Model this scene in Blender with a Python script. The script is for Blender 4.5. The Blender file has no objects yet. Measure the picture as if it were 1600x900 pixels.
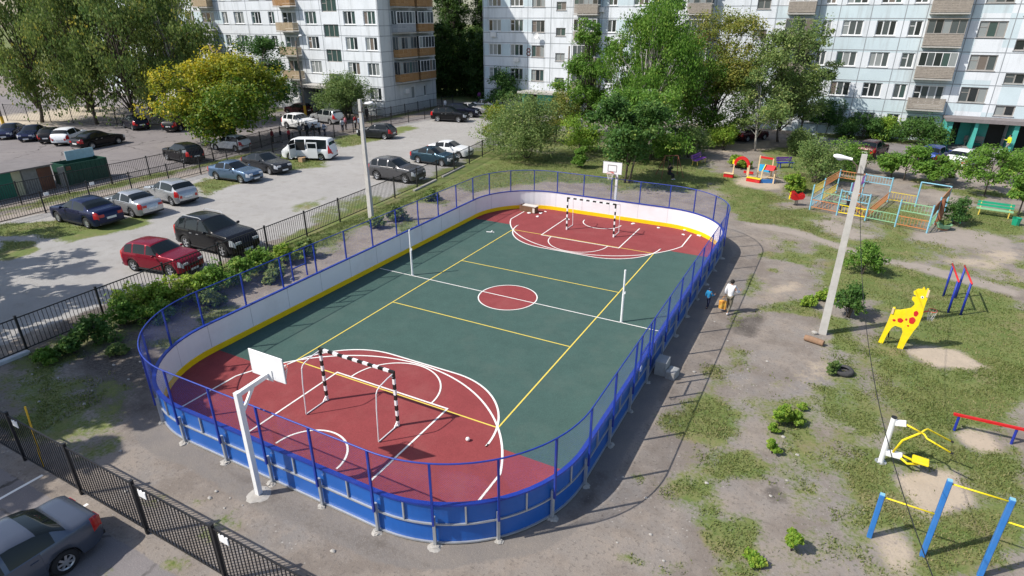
import bpy, bmesh, math, random
import numpy as np
from mathutils import Vector, Matrix
random.seed(7); RNG = np.random.default_rng(11)
S = bpy.context.scene
COL = S.collection
R = math.radians
# ------------------------------------------------------------------ camera (solved from the court's true measures)
CAM = np.array([12.474941684, -23.024087612, 12.224028870])
PITCH, YAW, FPX = 0.42052410544, -0.48874081882, 947.511539876
FW = np.array([math.sin(YAW)*math.cos(PITCH), math.cos(YAW)*math.cos(PITCH), -math.sin(PITCH)])
RT = np.array([math.cos(YAW), -math.sin(YAW), 0.0]); UP = np.cross(RT, FW)
def ray(px, py):
    return FW*FPX + RT*(px-800) - UP*(py-450)
def at(px, py, z=0.0):
    """where the photo's point meets the level z: used to survey positions"""
    d = ray(px, py); p = CAM + d*((z-CAM[2])/d[2]); return Vector((p[0], p[1], p[2]))
def height_at(x, y, px, py):
    """height of the point above (x, y) that is seen at image row py"""
    best = 0
    lo, hi = 0.0, 60.0
    for _ in range(50):
        m = (lo+hi)/2; d = np.array([x, y, m])-CAM; yy = 450-FPX*(d@UP)/(d@FW)
        if yy > py: lo = m
        else: hi = m
    return lo
def depth(x, y, z=0.0): return float((np.array([x, y, z])-CAM)@FW)
cd = bpy.data.cameras.new('camera'); cam = bpy.data.objects.new('camera', cd); COL.objects.link(cam)
cam.matrix_world = Matrix(((RT[0], UP[0], -FW[0], CAM[0]), (RT[1], UP[1], -FW[1], CAM[1]), (RT[2], UP[2], -FW[2], CAM[2]), (0, 0, 0, 1)))
cd.sensor_width = 36; cd.lens = FPX/1600*36; cd.clip_end = 3000; cd.clip_start = 0.1
S.camera = cam
# ------------------------------------------------------------------ light
SUN_EL, SUN_AZ = R(46), math.atan2(-0.735, -0.678)      # the sun stands behind and to the left of the camera
w = bpy.data.worlds.new('World'); S.world = w; w.use_nodes = True
nt = w.node_tree; bg = nt.nodes['Background']
sky = nt.nodes.new('ShaderNodeTexSky'); sky.sky_type = 'NISHITA'; sky.sun_disc = False
sky.sun_elevation = SUN_EL; sky.sun_rotation = SUN_AZ; sky.altitude = 150; sky.air_density = 1.0; sky.dust_density = 1.5
nt.links.new(sky.outputs[0], bg.inputs[0]); bg.inputs[1].default_value = 0.13
sl = bpy.data.lights.new('sun', 'SUN'); sl.energy = 4.4; sl.angle = R(0.5); sl.color = (1, 0.95, 0.87)
so = bpy.data.objects.new('sun', sl); COL.objects.link(so)
ldir = Vector((0.735*math.cos(SUN_EL), 0.678*math.cos(SUN_EL), -math.sin(SUN_EL)))
so.rotation_euler = ldir.to_track_quat('-Z', 'Y').to_euler(); so.location = (-40, -40, 60)
S.view_settings.view_transform = 'Standard'; S.view_settings.look = 'None'; S.view_settings.exposure = 0.30
# ------------------------------------------------------------------ materials
MATS = {}
def new_mat(name):
    m = bpy.data.materials.new(name); m.use_nodes = True
    return m, m.node_tree, m.node_tree.nodes['Principled BSDF']
def paint(name, col, rough=0.6, metal=0.0, var=0.12, scale=3.0, bump=0.0, spec=0.4, dirt=None, dirt_amt=0.35, coat=0.0, fine=0.0):
    if name in MATS: return MATS[name]
    m, t, b = new_mat(name); N, Lk = t.nodes, t.links
    tc = N.new('ShaderNodeTexCoord'); no = N.new('ShaderNodeTexNoise'); no.inputs['Scale'].default_value = scale
    no.inputs['Detail'].default_value = 6; no.inputs['Roughness'].default_value = 0.65
    Lk.new(tc.outputs['Object'], no.inputs['Vector'])
    cr = N.new('ShaderNodeMapRange'); cr.inputs['From Min'].default_value = 0.25; cr.inputs['From Max'].default_value = 0.75
    cr.inputs['To Min'].default_value = 1-var; cr.inputs['To Max'].default_value = 1+var
    Lk.new(no.outputs['Fac'], cr.inputs['Value'])
    mx = N.new('ShaderNodeVectorMath'); mx.operation = 'SCALE'; mx.inputs[0].default_value = col[:3]
    Lk.new(cr.outputs[0], mx.inputs['Scale']); out = mx.outputs[0]
    if fine:
        n3 = N.new('ShaderNodeTexNoise'); n3.inputs['Scale'].default_value = scale*40; n3.inputs['Detail'].default_value = 2
        Lk.new(tc.outputs['Object'], n3.inputs['Vector'])
        r3 = N.new('ShaderNodeMapRange'); r3.inputs['From Min'].default_value = 0.3; r3.inputs['From Max'].default_value = 0.7
        r3.inputs['To Min'].default_value = 1-fine; r3.inputs['To Max'].default_value = 1+fine
        Lk.new(n3.outputs['Fac'], r3.inputs['Value'])
        m3 = N.new('ShaderNodeVectorMath'); m3.operation = 'SCALE'; Lk.new(out, m3.inputs[0]); Lk.new(r3.outputs[0], m3.inputs['Scale']); out = m3.outputs[0]
    if dirt is not None:
        n2 = N.new('ShaderNodeTexNoise'); n2.inputs['Scale'].default_value = scale*0.37; n2.inputs['Detail'].default_value = 9; n2.inputs['Roughness'].default_value = 0.7
        Lk.new(tc.outputs['Object'], n2.inputs['Vector'])
        r2 = N.new('ShaderNodeMapRange'); r2.inputs['From Min'].default_value = 0.5; r2.inputs['From Max'].default_value = 0.68
        r2.inputs['To Max'].default_value = dirt_amt; Lk.new(n2.outputs['Fac'], r2.inputs['Value'])
        m2 = N.new('ShaderNodeMix'); m2.data_type = 'RGBA'; m2.inputs[7].default_value = (*dirt, 1)
        Lk.new(r2.outputs[0], m2.inputs[0]); Lk.new(out, m2.inputs[6]); out = m2.outputs[2]
    Lk.new(out, b.inputs['Base Color'])
    b.inputs['Roughness'].default_value = rough; b.inputs['Metallic'].default_value = metal
    b.inputs['Specular IOR Level'].default_value = spec
    if coat: b.inputs['Coat Weight'].default_value = coat; b.inputs['Coat Roughness'].default_value = 0.06
    if bump:
        bp = N.new('ShaderNodeBump'); bp.inputs['Strength'].default_value = bump; bp.inputs['Distance'].default_value = 0.02
        Lk.new(no.outputs['Fac'], bp.inputs['Height']); Lk.new(bp.outputs[0], b.inputs['Normal'])
    MATS[name] = m; return m
def leaf_mat(name, a, b_, c=None):
    """a, b_ leaf colours from young to old; a few leaves of colour c"""
    if name in MATS: return MATS[name]
    m, t, b = new_mat(name); N, Lk = t.nodes, t.links
    at_ = N.new('ShaderNodeAttribute'); at_.attribute_name = 'tint'
    cr = N.new('ShaderNodeValToRGB'); e = cr.color_ramp.elements
    e[0].position = 0.0; e[0].color = (*a, 1); e[1].position = 0.8; e[1].color = (*b_, 1)
    if c: q = e.new(1.0); q.color = (*c, 1)
    Lk.new(at_.outputs['Fac'], cr.inputs[0])
    Lk.new(cr.outputs[0], b.inputs['Base Color']); b.inputs['Roughness'].default_value = 0.55; b.inputs['Specular IOR Level'].default_value = 0.25
    tr = N.new('ShaderNodeBsdfTranslucent'); Lk.new(cr.outputs[0], tr.inputs[0])
    ms = N.new('ShaderNodeMixShader'); ms.inputs[0].default_value = 0.38
    Lk.new(b.outputs[0], ms.inputs[1]); Lk.new(tr.outputs[0], ms.inputs[2]); Lk.new(ms.outputs[0], N['Material Output'].inputs[0])
    MATS[name] = m; return m
def glass(name, col, rough=0.08):
    if name in MATS: return MATS[name]
    m, t, b = new_mat(name); b.inputs['Base Color'].default_value = (*col, 1); b.inputs['Roughness'].default_value = rough
    b.inputs['Specular IOR Level'].default_value = 0.7
    MATS[name] = m; return m
# ------------------------------------------------------------------ mesh builder
class MB:
    def __init__(s): s.v = []; s.f = []; s.m = []; s.k = 0
    def add(s, vs, fs, mi=None):
        o = len(s.v); s.v += [tuple(p) for p in vs]; s.f += [tuple(i+o for i in f) for f in fs]; s.m += [s.k if mi is None else mi]*len(fs)
    def quad(s, a, b, c, d, mi=None): s.add([a, b, c, d], [(0, 1, 2, 3)], mi)
    def box(s, c, d, rz=0.0, mi=None, mat=None):
        x, y, z = d[0]/2, d[1]/2, d[2]/2
        M = (Matrix.Translation(c) @ Matrix.Rotation(rz, 4, 'Z')) if mat is None else mat
        vs = [M @ Vector((i*x, j*y, k*z)) for k in (-1, 1) for j in (-1, 1) for i in (-1, 1)]
        s.add(vs, [(0, 2, 3, 1), (4, 5, 7, 6), (0, 1, 5, 4), (2, 6, 7, 3), (0, 4, 6, 2), (1, 3, 7, 5)], mi)
    def cbox(s, c, d, bev=0.02, rz=0.0, mi=None):
        """box with chamfered vertical and top edges"""
        x, y, z = d[0]/2, d[1]/2, d[2]/2; b = min(bev, x*.6, y*.6, z*.6)
        M = Matrix.Translation(c) @ Matrix.Rotation(rz, 4, 'Z')
        def ring(xx, yy, zz, bb): return [(xx-bb, -yy, zz), (xx, -yy+bb, zz), (xx, yy-bb, zz), (xx-bb, yy, zz), (-xx+bb, yy, zz), (-xx, yy-bb, zz), (-xx, -yy+bb, zz), (-xx+bb, -yy, zz)]
        r = ring(x, y, -z, b)+ring(x, y, z-b, b)+ring(x-b, y-b, z, b*.5)
        fs = [tuple(range(7, -1, -1)), tuple(range(16, 24))]
        for k in (0, 8):
            for i in range(8): j = (i+1) % 8; fs.append((k+i, k+j, k+8+j, k+8+i))
        s.add([M @ Vector(p) for p in r], fs, mi)
    def beam(s, a, b, wd, ht=None, mi=None, up=(0, 0, 1)):
        """rectangular bar from a to b"""
        a, b = Vector(a), Vector(b); ht = ht or wd; d = (b-a); L = d.length; d.normalize()
        u = Vector(up)
        if abs(d.dot(u)) > .98: u = Vector((0, 1, 0))
        x = d.cross(u).normalized(); y = x.cross(d)
        vs = [p+x*i*wd/2+y*j*ht/2 for p in (a, b) for (i, j) in ((-1, -1), (1, -1), (1, 1), (-1, 1))]
        s.add(vs, [(3, 2, 1, 0), (4, 5, 6, 7), (0, 1, 5, 4), (1, 2, 6, 5), (2, 3, 7, 6), (3, 0, 4, 7)], mi)
    def tube(s, pts, r, n=8, mi=None, closed=False, caps=True):
        pts = [Vector(p) for p in pts]; k = len(pts); rr = r if isinstance(r, (list, tuple)) else [r]*k
        vs = []; prev = None
        for i, p in enumerate(pts):
            a = pts[i-1] if (i > 0 or closed) else pts[i]; c = pts[(i+1) % k] if (i < k-1 or closed) else pts[i]
            d = (c-a).normalized()
            if prev is None:
                u = Vector((0, 0, 1)) if abs(d.z) < .9 else Vector((1, 0, 0)); x = d.cross(u).normalized()
            else: x = (prev-d*prev.dot(d)).normalized()
            prev = x; y = d.cross(x)
            vs += [p+(x*math.cos(2*math.pi*j/n)+y*math.sin(2*math.pi*j/n))*rr[i] for j in range(n)]
        fs = []
        for i in range(k if closed else k-1):
            a, c = i*n, ((i+1) % k)*n
            fs += [(a+j, a+(j+1) % n, c+(j+1) % n, c+j) for j in range(n)]
        if caps and not closed: fs += [tuple(range(n-1, -1, -1)), tuple(range((k-1)*n, k*n))]
        s.add(vs, fs, mi)
    def lathe(s, prof, n=24, c=(0, 0, 0), axis='Z', mi=None):
        vs = []; fs = []; k = len(prof)
        for i in range(n):
            a = 2*math.pi*i/n
            for r, z in prof:
                p = (r*math.cos(a), r*math.sin(a), z)
                if axis == 'Y': p = (p[0], p[2], p[1])
                if axis == 'X': p = (p[2], p[0], p[1])
                vs.append((p[0]+c[0], p[1]+c[1], p[2]+c[2]))
        for i in range(n):
            j = (i+1) % n
            fs += [(i*k+q, j*k+q, j*k+q+1, i*k+q+1) for q in range(k-1)]
        s.add(vs, fs, mi)
    def ball(s, c, r, n=10, sq=(1, 1, 1), mi=None):
        m = n//2+1; vs = []; fs = []
        for i in range(m+1):
            t = math.pi*i/m
            for j in range(n): a = 2*math.pi*j/n; vs.append((c[0]+r*sq[0]*math.sin(t)*math.cos(a), c[1]+r*sq[1]*math.sin(t)*math.sin(a), c[2]+r*sq[2]*math.cos(t)))
        for i in range(m): fs += [(i*n+j, (i+1)*n+j, (i+1)*n+(j+1) % n, i*n+(j+1) % n) for j in range(n)]
        s.add(vs, fs, mi)
    def prism(s, poly, thick, M, mi=None):
        """outline in local XZ extruded +-thick/2 along local Y"""
        n = len(poly); vs = [M @ Vector((p[0], sg*thick/2, p[1])) for sg in (-1, 1) for p in poly]
        fs = [tuple(range(n)), tuple(range(2*n-1, n-1, -1))]+[(i, n+i, n+(i+1) % n, (i+1) % n) for i in range(n)]
        s.add(vs, fs, mi)
    def build(s, name, mats, parent=None, world=False, smooth=False, loc=None, kind=None):
        me = bpy.data.meshes.new(name); off = Vector((0, 0, 0))
        if world and parent is not None:
            r = parent
            while r is not None: off += r.location; r = r.parent
        me.from_pydata([tuple(Vector(p)-off) for p in s.v], [], s.f)
        for m in (mats if isinstance(mats, (list, tuple)) else [mats]): me.materials.append(m)
        me.polygons.foreach_set('material_index', s.m)
        if smooth: me.polygons.foreach_set('use_smooth', [True]*len(s.f))
        me.update()
        o = bpy.data.objects.new(name, me); COL.objects.link(o); o.parent = parent
        if loc is not None: o.location = loc
        if kind: o['kind'] = kind
        return o
def fast_mesh(name, V, F, mats, attr=None, parent=None, smooth=False, mi=None):
    """numpy arrays of vertices and quads / triangles -> object"""
    me = bpy.data.meshes.new(name); n = F.shape[1]
    me.vertices.add(len(V)); me.vertices.foreach_set('co', np.asarray(V, np.float32).ravel())
    me.loops.add(F.size); me.loops.foreach_set('vertex_index', F.astype(np.int32).ravel())
    me.polygons.add(len(F)); me.polygons.foreach_set('loop_start', np.arange(0, F.size, n, dtype=np.int32))
    if smooth: me.polygons.foreach_set('use_smooth', np.ones(len(F), bool))
    for m in (mats if isinstance(mats, list) else [mats]): me.materials.append(m)
    if mi is not None: me.polygons.foreach_set('material_index', mi.astype(np.int32))
    for k, a in (attr or {}).items():
        q = me.attributes.new(k, 'FLOAT', 'POINT'); q.data.foreach_set('value', np.asarray(a, np.float32))
    me.update(calc_edges=True); me.validate()
    o = bpy.data.objects.new(name, me); COL.objects.link(o); o.parent = parent
    return o
def thing(name, label, cat, loc=(0, 0, 0), rz=0.0, group=None):
    o = bpy.data.objects.new(name, None); COL.objects.link(o); o.location = loc; o.rotation_euler = (0, 0, rz); o.empty_display_size = 0.3
    return tag(o, label, cat, group)
def tag(o, label, cat, group=None):
    o['label'] = label; o['category'] = cat
    if group: o['group'] = group
    return o
def copy_tree(o, parent=None):
    c = o.copy(); COL.objects.link(c); c.parent = parent
    for ch in list(o.children): copy_tree(ch, c)
    return c
# ------------------------------------------------------------------ numpy value noise
def vnoise(x, y, seed=0):
    xi, yi = np.floor(x).astype(np.int64), np.floor(y).astype(np.int64); fx, fy = x-xi, y-yi
    fx = fx*fx*(3-2*fx); fy = fy*fy*(3-2*fy)
    def h(a, b):
        n = (a*374761393+b*668265263+seed*974634777) & 0xffffffff; n = ((n ^ (n >> 13))*1274126177) & 0xffffffff
        return ((n ^ (n >> 16)) & 0xffff)/65535.0
    return (h(xi, yi)*(1-fx)+h(xi+1, yi)*fx)*(1-fy)+(h(xi, yi+1)*(1-fx)+h(xi+1, yi+1)*fx)*fy
def fbm(x, y, seed=0, o=4):
    r = 0; a = 0.5; t = 0
    for i in range(o): r = r+a*vnoise(x*2**i, y*2**i, seed+i); t += a; a *= .5
    return r/t
def sdf_poly(X, Y, poly):
    """signed distance, positive inside"""
    P = np.array(poly, float); d = np.full(X.shape, 1e9); ins = np.zeros(X.shape, bool)
    for i in range(len(P)):
        a, b = P[i], P[(i+1) % len(P)]; e = b-a; wx, wy = X-a[0], Y-a[1]
        t = np.clip((wx*e[0]+wy*e[1])/(e@e+1e-12), 0, 1); d = np.minimum(d, np.hypot(wx-t*e[0], wy-t*e[1]))
        c = ((a[1] <= Y) != (b[1] <= Y)); xx = a[0]+(Y-a[1])*(b[0]-a[0])/((b[1]-a[1]) if abs(b[1]-a[1]) > 1e-9 else 1e-9)
        ins ^= c & (X < xx)
    return np.where(ins, d, -d)
def P2(*pts): return [tuple(at(a, b)[:2]) for a, b in pts]
# ------------------------------------------------------------------ ground
def coords(lo, hi, step, far):
    a = list(np.arange(lo, hi+1e-6, step)); s = step
    x = hi; up_ = []
    while x < far: s *= 1.35; x += s; up_.append(x)
    s = step; x = lo; dn = []
    while x > -far: s *= 1.35; x -= s; dn.append(x)
    return np.array(dn[::-1]+a+up_)
gx, gy = coords(-50, 30, 0.32, 900), coords(-19, 46, 0.32, 900)
X, Y = np.meshgrid(gx, gy)
def mask(polys, soft=0.8, amp=1.2, sc=0.5, seed=3):
    m = np.zeros_like(X)
    for p in polys:
        s = soft
        st = 1.0
        if isinstance(p, tuple) and isinstance(p[0], list): p, s, st = p
        d = sdf_poly(X, Y, p)+amp*s*(fbm(X*sc, Y*sc, seed)-0.5)*2
        m = np.maximum(m, st*np.clip(0.5+d/(2*s), 0, 1))
    return m
W_ = lambda x0, y0, x1, y1: [(x0, y0), (x1, y0), (x1, y1), (x0, y1)]
grass_polys = [
  # playground side
  (P2((1135, 310), (1290, 330), (1445, 385), (1600, 455), (1600, 900), (1340, 900), (1375, 800), (1340, 720), (1325, 640), (1340, 540), (1370, 470), (1290, 420), (1250, 380), (1200, 345)), 1.4, 0.8),
  (P2((1400, 470), (1600, 430), (1600, 900), (1370, 900), (1380, 760), (1420, 700), (1470, 620), (1390, 560)), 1.2, 0.92),
  (P2((1270, 405), (1360, 380), (1430, 400), (1480, 440), (1390, 460), (1340, 480), (1290, 470)), 0.8, 0.85),
  (P2((1480, 320), (1600, 330), (1600, 385), (1500, 365)), 0.8, 0.9),
  (P2((1140, 320), (1230, 330), (1350, 370), (1440, 380), (1430, 395), (1330, 385), (1240, 360), (1150, 345)), 0.5, 0.9),
  (P2((1200, 620), (1265, 600), (1330, 680), (1320, 780), (1350, 900), (1170, 900), (1215, 800), (1180, 700)), 1.4, 0.68),
  (P2((1060, 640), (1110, 620), (1160, 655), (1165, 680), (1120, 700), (1060, 680)), 0.5, 0.85),
  (P2((1035, 650), (1062, 648), (1065, 668), (1040, 670)), 0.3, 0.8),
  (P2((1055, 750), (1125, 745), (1125, 775), (1085, 800), (1050, 775)), 0.4, 0.85),
  (P2((980, 740), (1000, 740), (1005, 752), (985, 755)), 0.2, 0.75), (P2((1085, 700), (1140, 712), (1130, 745), (1095, 735)), .4, .7),
  (P2((1130, 540), (1180, 545), (1185, 575), (1140, 580)), 0.5, 0.75), (P2((1100, 570), (1130, 572), (1140, 600), (1105, 610)), .4, .62),
  (P2((1030, 885), (1070, 880), (1080, 900), (1020, 905)), .4, .8), (P2((970, 862), (1000, 868), (1010, 885), (980, 875)), .25, .75),
  # beyond the rink
  (P2((690, 275), (760, 225), (1000, 262), (1160, 275), (1240, 315), (1150, 330), (1110, 290), (980, 290), (850, 282), (740, 300)), 1.2, 1.1),
  (P2((560, 330), (690, 262), (770, 262), (640, 318), (520, 375)), 0.8, 0.82),
  (P2((950, 235), (1110, 250), (1130, 300), (960, 300)), 1.5, 0.85), (P2((1180, 225), (1290, 235), (1300, 310), (1215, 300)), 1.2, .8),
  # between the left fence and the rink
  (P2((20, 565), (140, 500), (290, 440), (460, 365), (590, 305), (600, 320), (480, 400), (340, 460), (200, 530), (60, 600)), 0.6, 0.95),
  (P2((0, 590), (120, 575), (210, 600), (200, 640), (110, 690), (60, 690), (0, 640)), 0.9, 0.72),
  (P2((270, 445), (420, 400), (590, 320), (600, 345), (450, 420), (300, 480)), 0.8, 0.7),
  (P2((130, 690), (200, 680), (190, 700), (140, 720)), 0.4, 0.6), (P2((255, 870), (300, 875), (290, 895), (250, 890)), .3, .7), (P2((165, 885), (195, 890), (190, 905), (160, 905)), .3, .8),
  # verges of the car park
  (P2((0, 375), (50, 378), (60, 390), (20, 405), (0, 405)), 0.3, 0.95), (P2((0, 350), (90, 345), (130, 352), (240, 335), (230, 350), (160, 370), (110, 380), (60, 366), (0, 368)), 0.5, 0.95),
  (P2((300, 290), (320, 278), (385, 285), (350, 295), (320, 310)), 0.6, 0.8), (P2((420, 235), (470, 245), (520, 252), (510, 262), (420, 268), (400, 260)), .8, .85),
  (P2((530, 213), (640, 195), (660, 200), (620, 210), (590, 220), (520, 236)), .7, .8), (P2((455, 320), (515, 305), (510, 320), (460, 335)), .5, .6), (P2((470, 345), (500, 325), (570, 300), (600, 310), (500, 360)), .5, .6),
  W_(-38.3, -12, -37.0, 21), W_(-36.4, -12, -35.8, 3), (W_(-41.5, 38, -40.2, 58), .8, .9), (P2((505, 165), (560, 160), (560, 178), (510, 178)), 1, .8),
  (P2((760, 220), (780, 190), (900, 205), (1000, 235), (1100, 235), (1000, 262), (860, 250)), 1.5, .7),
  W_(8, 53.2, 21, 56.2), W_(-33, 53.5, -28, 56.2), (W_(-75, 33, -58, 42), 1, .8)]
grass_polys += [(P2((1225, 600), (1290, 560), (1345, 520), (1400, 540), (1400, 900), (1180, 900), (1230, 790), (1250, 700)), 1.6, .70), (P2((1180, 350), (1260, 380), (1300, 420), (1280, 520), (1250, 420), (1200, 380)), .9, .62), (P2((1420, 380), (1600, 400), (1600, 450), (1480, 420)), 1.2, .66), (P2((20, 600), (200, 600), (240, 640), (120, 700), (30, 670)), 1.0, .66),(P2((1310, 300), (1600, 345), (1600, 900), (1330, 900), (1330, 700), (1400, 560), (1340, 450)), 2.5, .60),
  (P2((1400, 480), (1600, 440), (1600, 640), (1440, 560)), 1.0, 1.15), (P2((1420, 590), (1600, 600), (1600, 670), (1480, 660), (1440, 700), (1390, 690)), .8, 1.15), (P2((1530, 700), (1600, 690), (1600, 780), (1540, 770)), .6, 1.2), (P2((1480, 790), (1600, 780), (1600, 900), (1440, 900), (1440, 830)), .6, 1.15), (P2((1330, 690), (1400, 700), (1420, 760), (1410, 830), (1350, 830)), .6, 1.1)]
sand_polys = [(P2((1412, 548), (1440, 540), (1495, 540), (1545, 575), (1520, 582), (1450, 578)), .4, 1), (P2((1405, 745), (1440, 725), (1500, 735), (1525, 785), (1450, 800), (1425, 770)), .5, 1),
  (P2((1490, 680), (1515, 665), (1545, 675), (1575, 705), (1540, 708), (1505, 690)), .4, 1), (P2((1365, 835), (1400, 825), (1425, 860), (1420, 900), (1395, 895), (1375, 865)), .35, .72),
  (P2((1140, 285), (1180, 270), (1235, 282), (1215, 298), (1160, 294)), .8, .9), (P2((1120, 225), (1200, 220), (1210, 232), (1130, 238)), .8, .8),
  (P2((1430, 410), (1600, 385), (1600, 440), (1520, 420)), 1.2, .62), (P2((1270, 555), (1300, 575), (1290, 600), (1235, 610), (1245, 580)), .8, .6), (P2((1200, 440), (1250, 440), (1250, 470), (1205, 470)), .8, .6)]
path_polys = [(W_(-36.1, -12, -35.0, 8), .25, .95), ([(-36.1, 8), (-35.0, 8), (-37.2, 24), (-38.2, 24)], .25, .95), (P2((1140, 345), (1240, 368), (1330, 395), (1370, 412), (1440, 425), (1600, 470), (1600, 455), (1440, 412), (1350, 395), (1250, 358)), .4, .95), (P2((1260, 345), (1300, 340), (1360, 365), (1340, 380), (1280, 362)), .8, .8),
  (P2((1430, 300), (1480, 300), (1540, 320), (1480, 320)), 1, .7), (P2((1380, 270), (1500, 275), (1600, 310), (1600, 290), (1500, 262), (1400, 255)), .8, .9), (P2((1450, 352), (1540, 360), (1600, 375), (1600, 400), (1480, 385), (1430, 375)), .8, .8)]
park = [(-34.7, -60), (-16.1, -60), (-16.1, 20), (-17.3, 29), (-16, 36), (-17, 54), (-33, 54), (-35.6, 46), (-36.6, 33), (-36.4, 25), (-34.6, 8)]
yard = [(-110, -12), (-38.4, -12), (-38.0, 22), (-39.5, 33), (-41, 38), (-37, 47), (-38, 120), (-30, 120), (-31, 53), (-16, 48), (-14, 44), (-17, 42.5), (-35, 49), (-36.5, 36), (-38, 36), (-42, 40), (-110, 40)]
road = [(-17, 49.5), (6, 53.0), (21, 53.2), (23, 56.5), (60, 56.5), (60, 41.0), (21, 46.5), (8, 49.3), (-15, 45)]
front_lot = W_(-70, -60, 20, -17.55)
apron = []
for i in range(48):
    a = 2*math.pi*i/48; cx = 3.85*(1 if math.cos(a) > 0 else -1); cy = 10.1*(1 if math.sin(a) > 0 else -1)
    apron.append((cx+4.75*math.cos(a), cy+5.0*math.sin(a)))
M_grass = mask(grass_polys, 0.7)
M_grass = np.where((X > 60) | (Y > 62) | (Y < -40), np.maximum(M_grass, 0.75), M_grass)
M_sand = mask(sand_polys, 0.5)
M_path = mask(path_polys, 0.5)
_pt = np.clip((fbm(X*.42, Y*.42, 77, 5)-.53)*9, 0, 1)*.78
_near = (X > 9.6) & (X < 26) & (Y > -20) & (Y < 45) | (X < -8.6) & (X > -15) & (Y > -16.5) & (Y < 16) | (np.abs(Y+15.6) < .9) & (X < 9) & (X > -15)
M_grass = np.where(_near, np.maximum(M_grass, _pt*np.where(X > 11.3, 1.0, np.where(X > 9, .82, .9))), M_grass)
M_grav = mask([park], 0.45)
M_asph = np.maximum(mask([yard], 0.35), mask([road], 0.3)); M_front = mask([front_lot], 0.06, amp=.6)
M_apron = mask([apron], 0.3, amp=1.0)
M_field = mask([(P2((0, 185), (100, 165), (180, 165), (190, 180), (120, 190), (0, 205)), 2, 1)], 1)
M_rub_shade = mask([(P2((40, 560), (150, 450), (240, 470), (262, 570), (270, 640), (200, 660), (100, 620)), 1.0, .62), (P2((340, 700), (500, 800), (700, 890), (640, 900), (460, 820), (300, 720)), .35, .56), (P2((60, 520), (140, 470), (235, 480), (260, 560), (250, 600), (160, 595), (90, 570), (30, 575)), .7, .9), (P2((1185, 760), (1215, 750), (1240, 790), (1200, 800)), .3, .8), (P2((910, 740), (960, 735), (930, 790), (890, 810)), .4, .75), (P2((1140, 560), (1175, 552), (1165, 575), (1140, 575)), .3, .6), (P2((1140, 500), (1195, 490), (1180, 530), (1145, 520)), .3, .7), (P2((260, 450), (330, 440), (340, 480), (270, 500)), .5, .8)], .4)  # first outline paints shade into the soil colour; others are dark stony ground
M_grass = M_grass*(1-0.9*M_sand)*(1-.5*M_rub_shade)*(1-0.85*M_path)*(1-0.8*np.clip(M_apron*1.4-.2, 0, 1)*(np.abs(X-10.5) > 2))
asph_all = np.maximum(np.maximum(M_asph, M_front), 0.0)*(1-0.9*M_grass)
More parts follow.
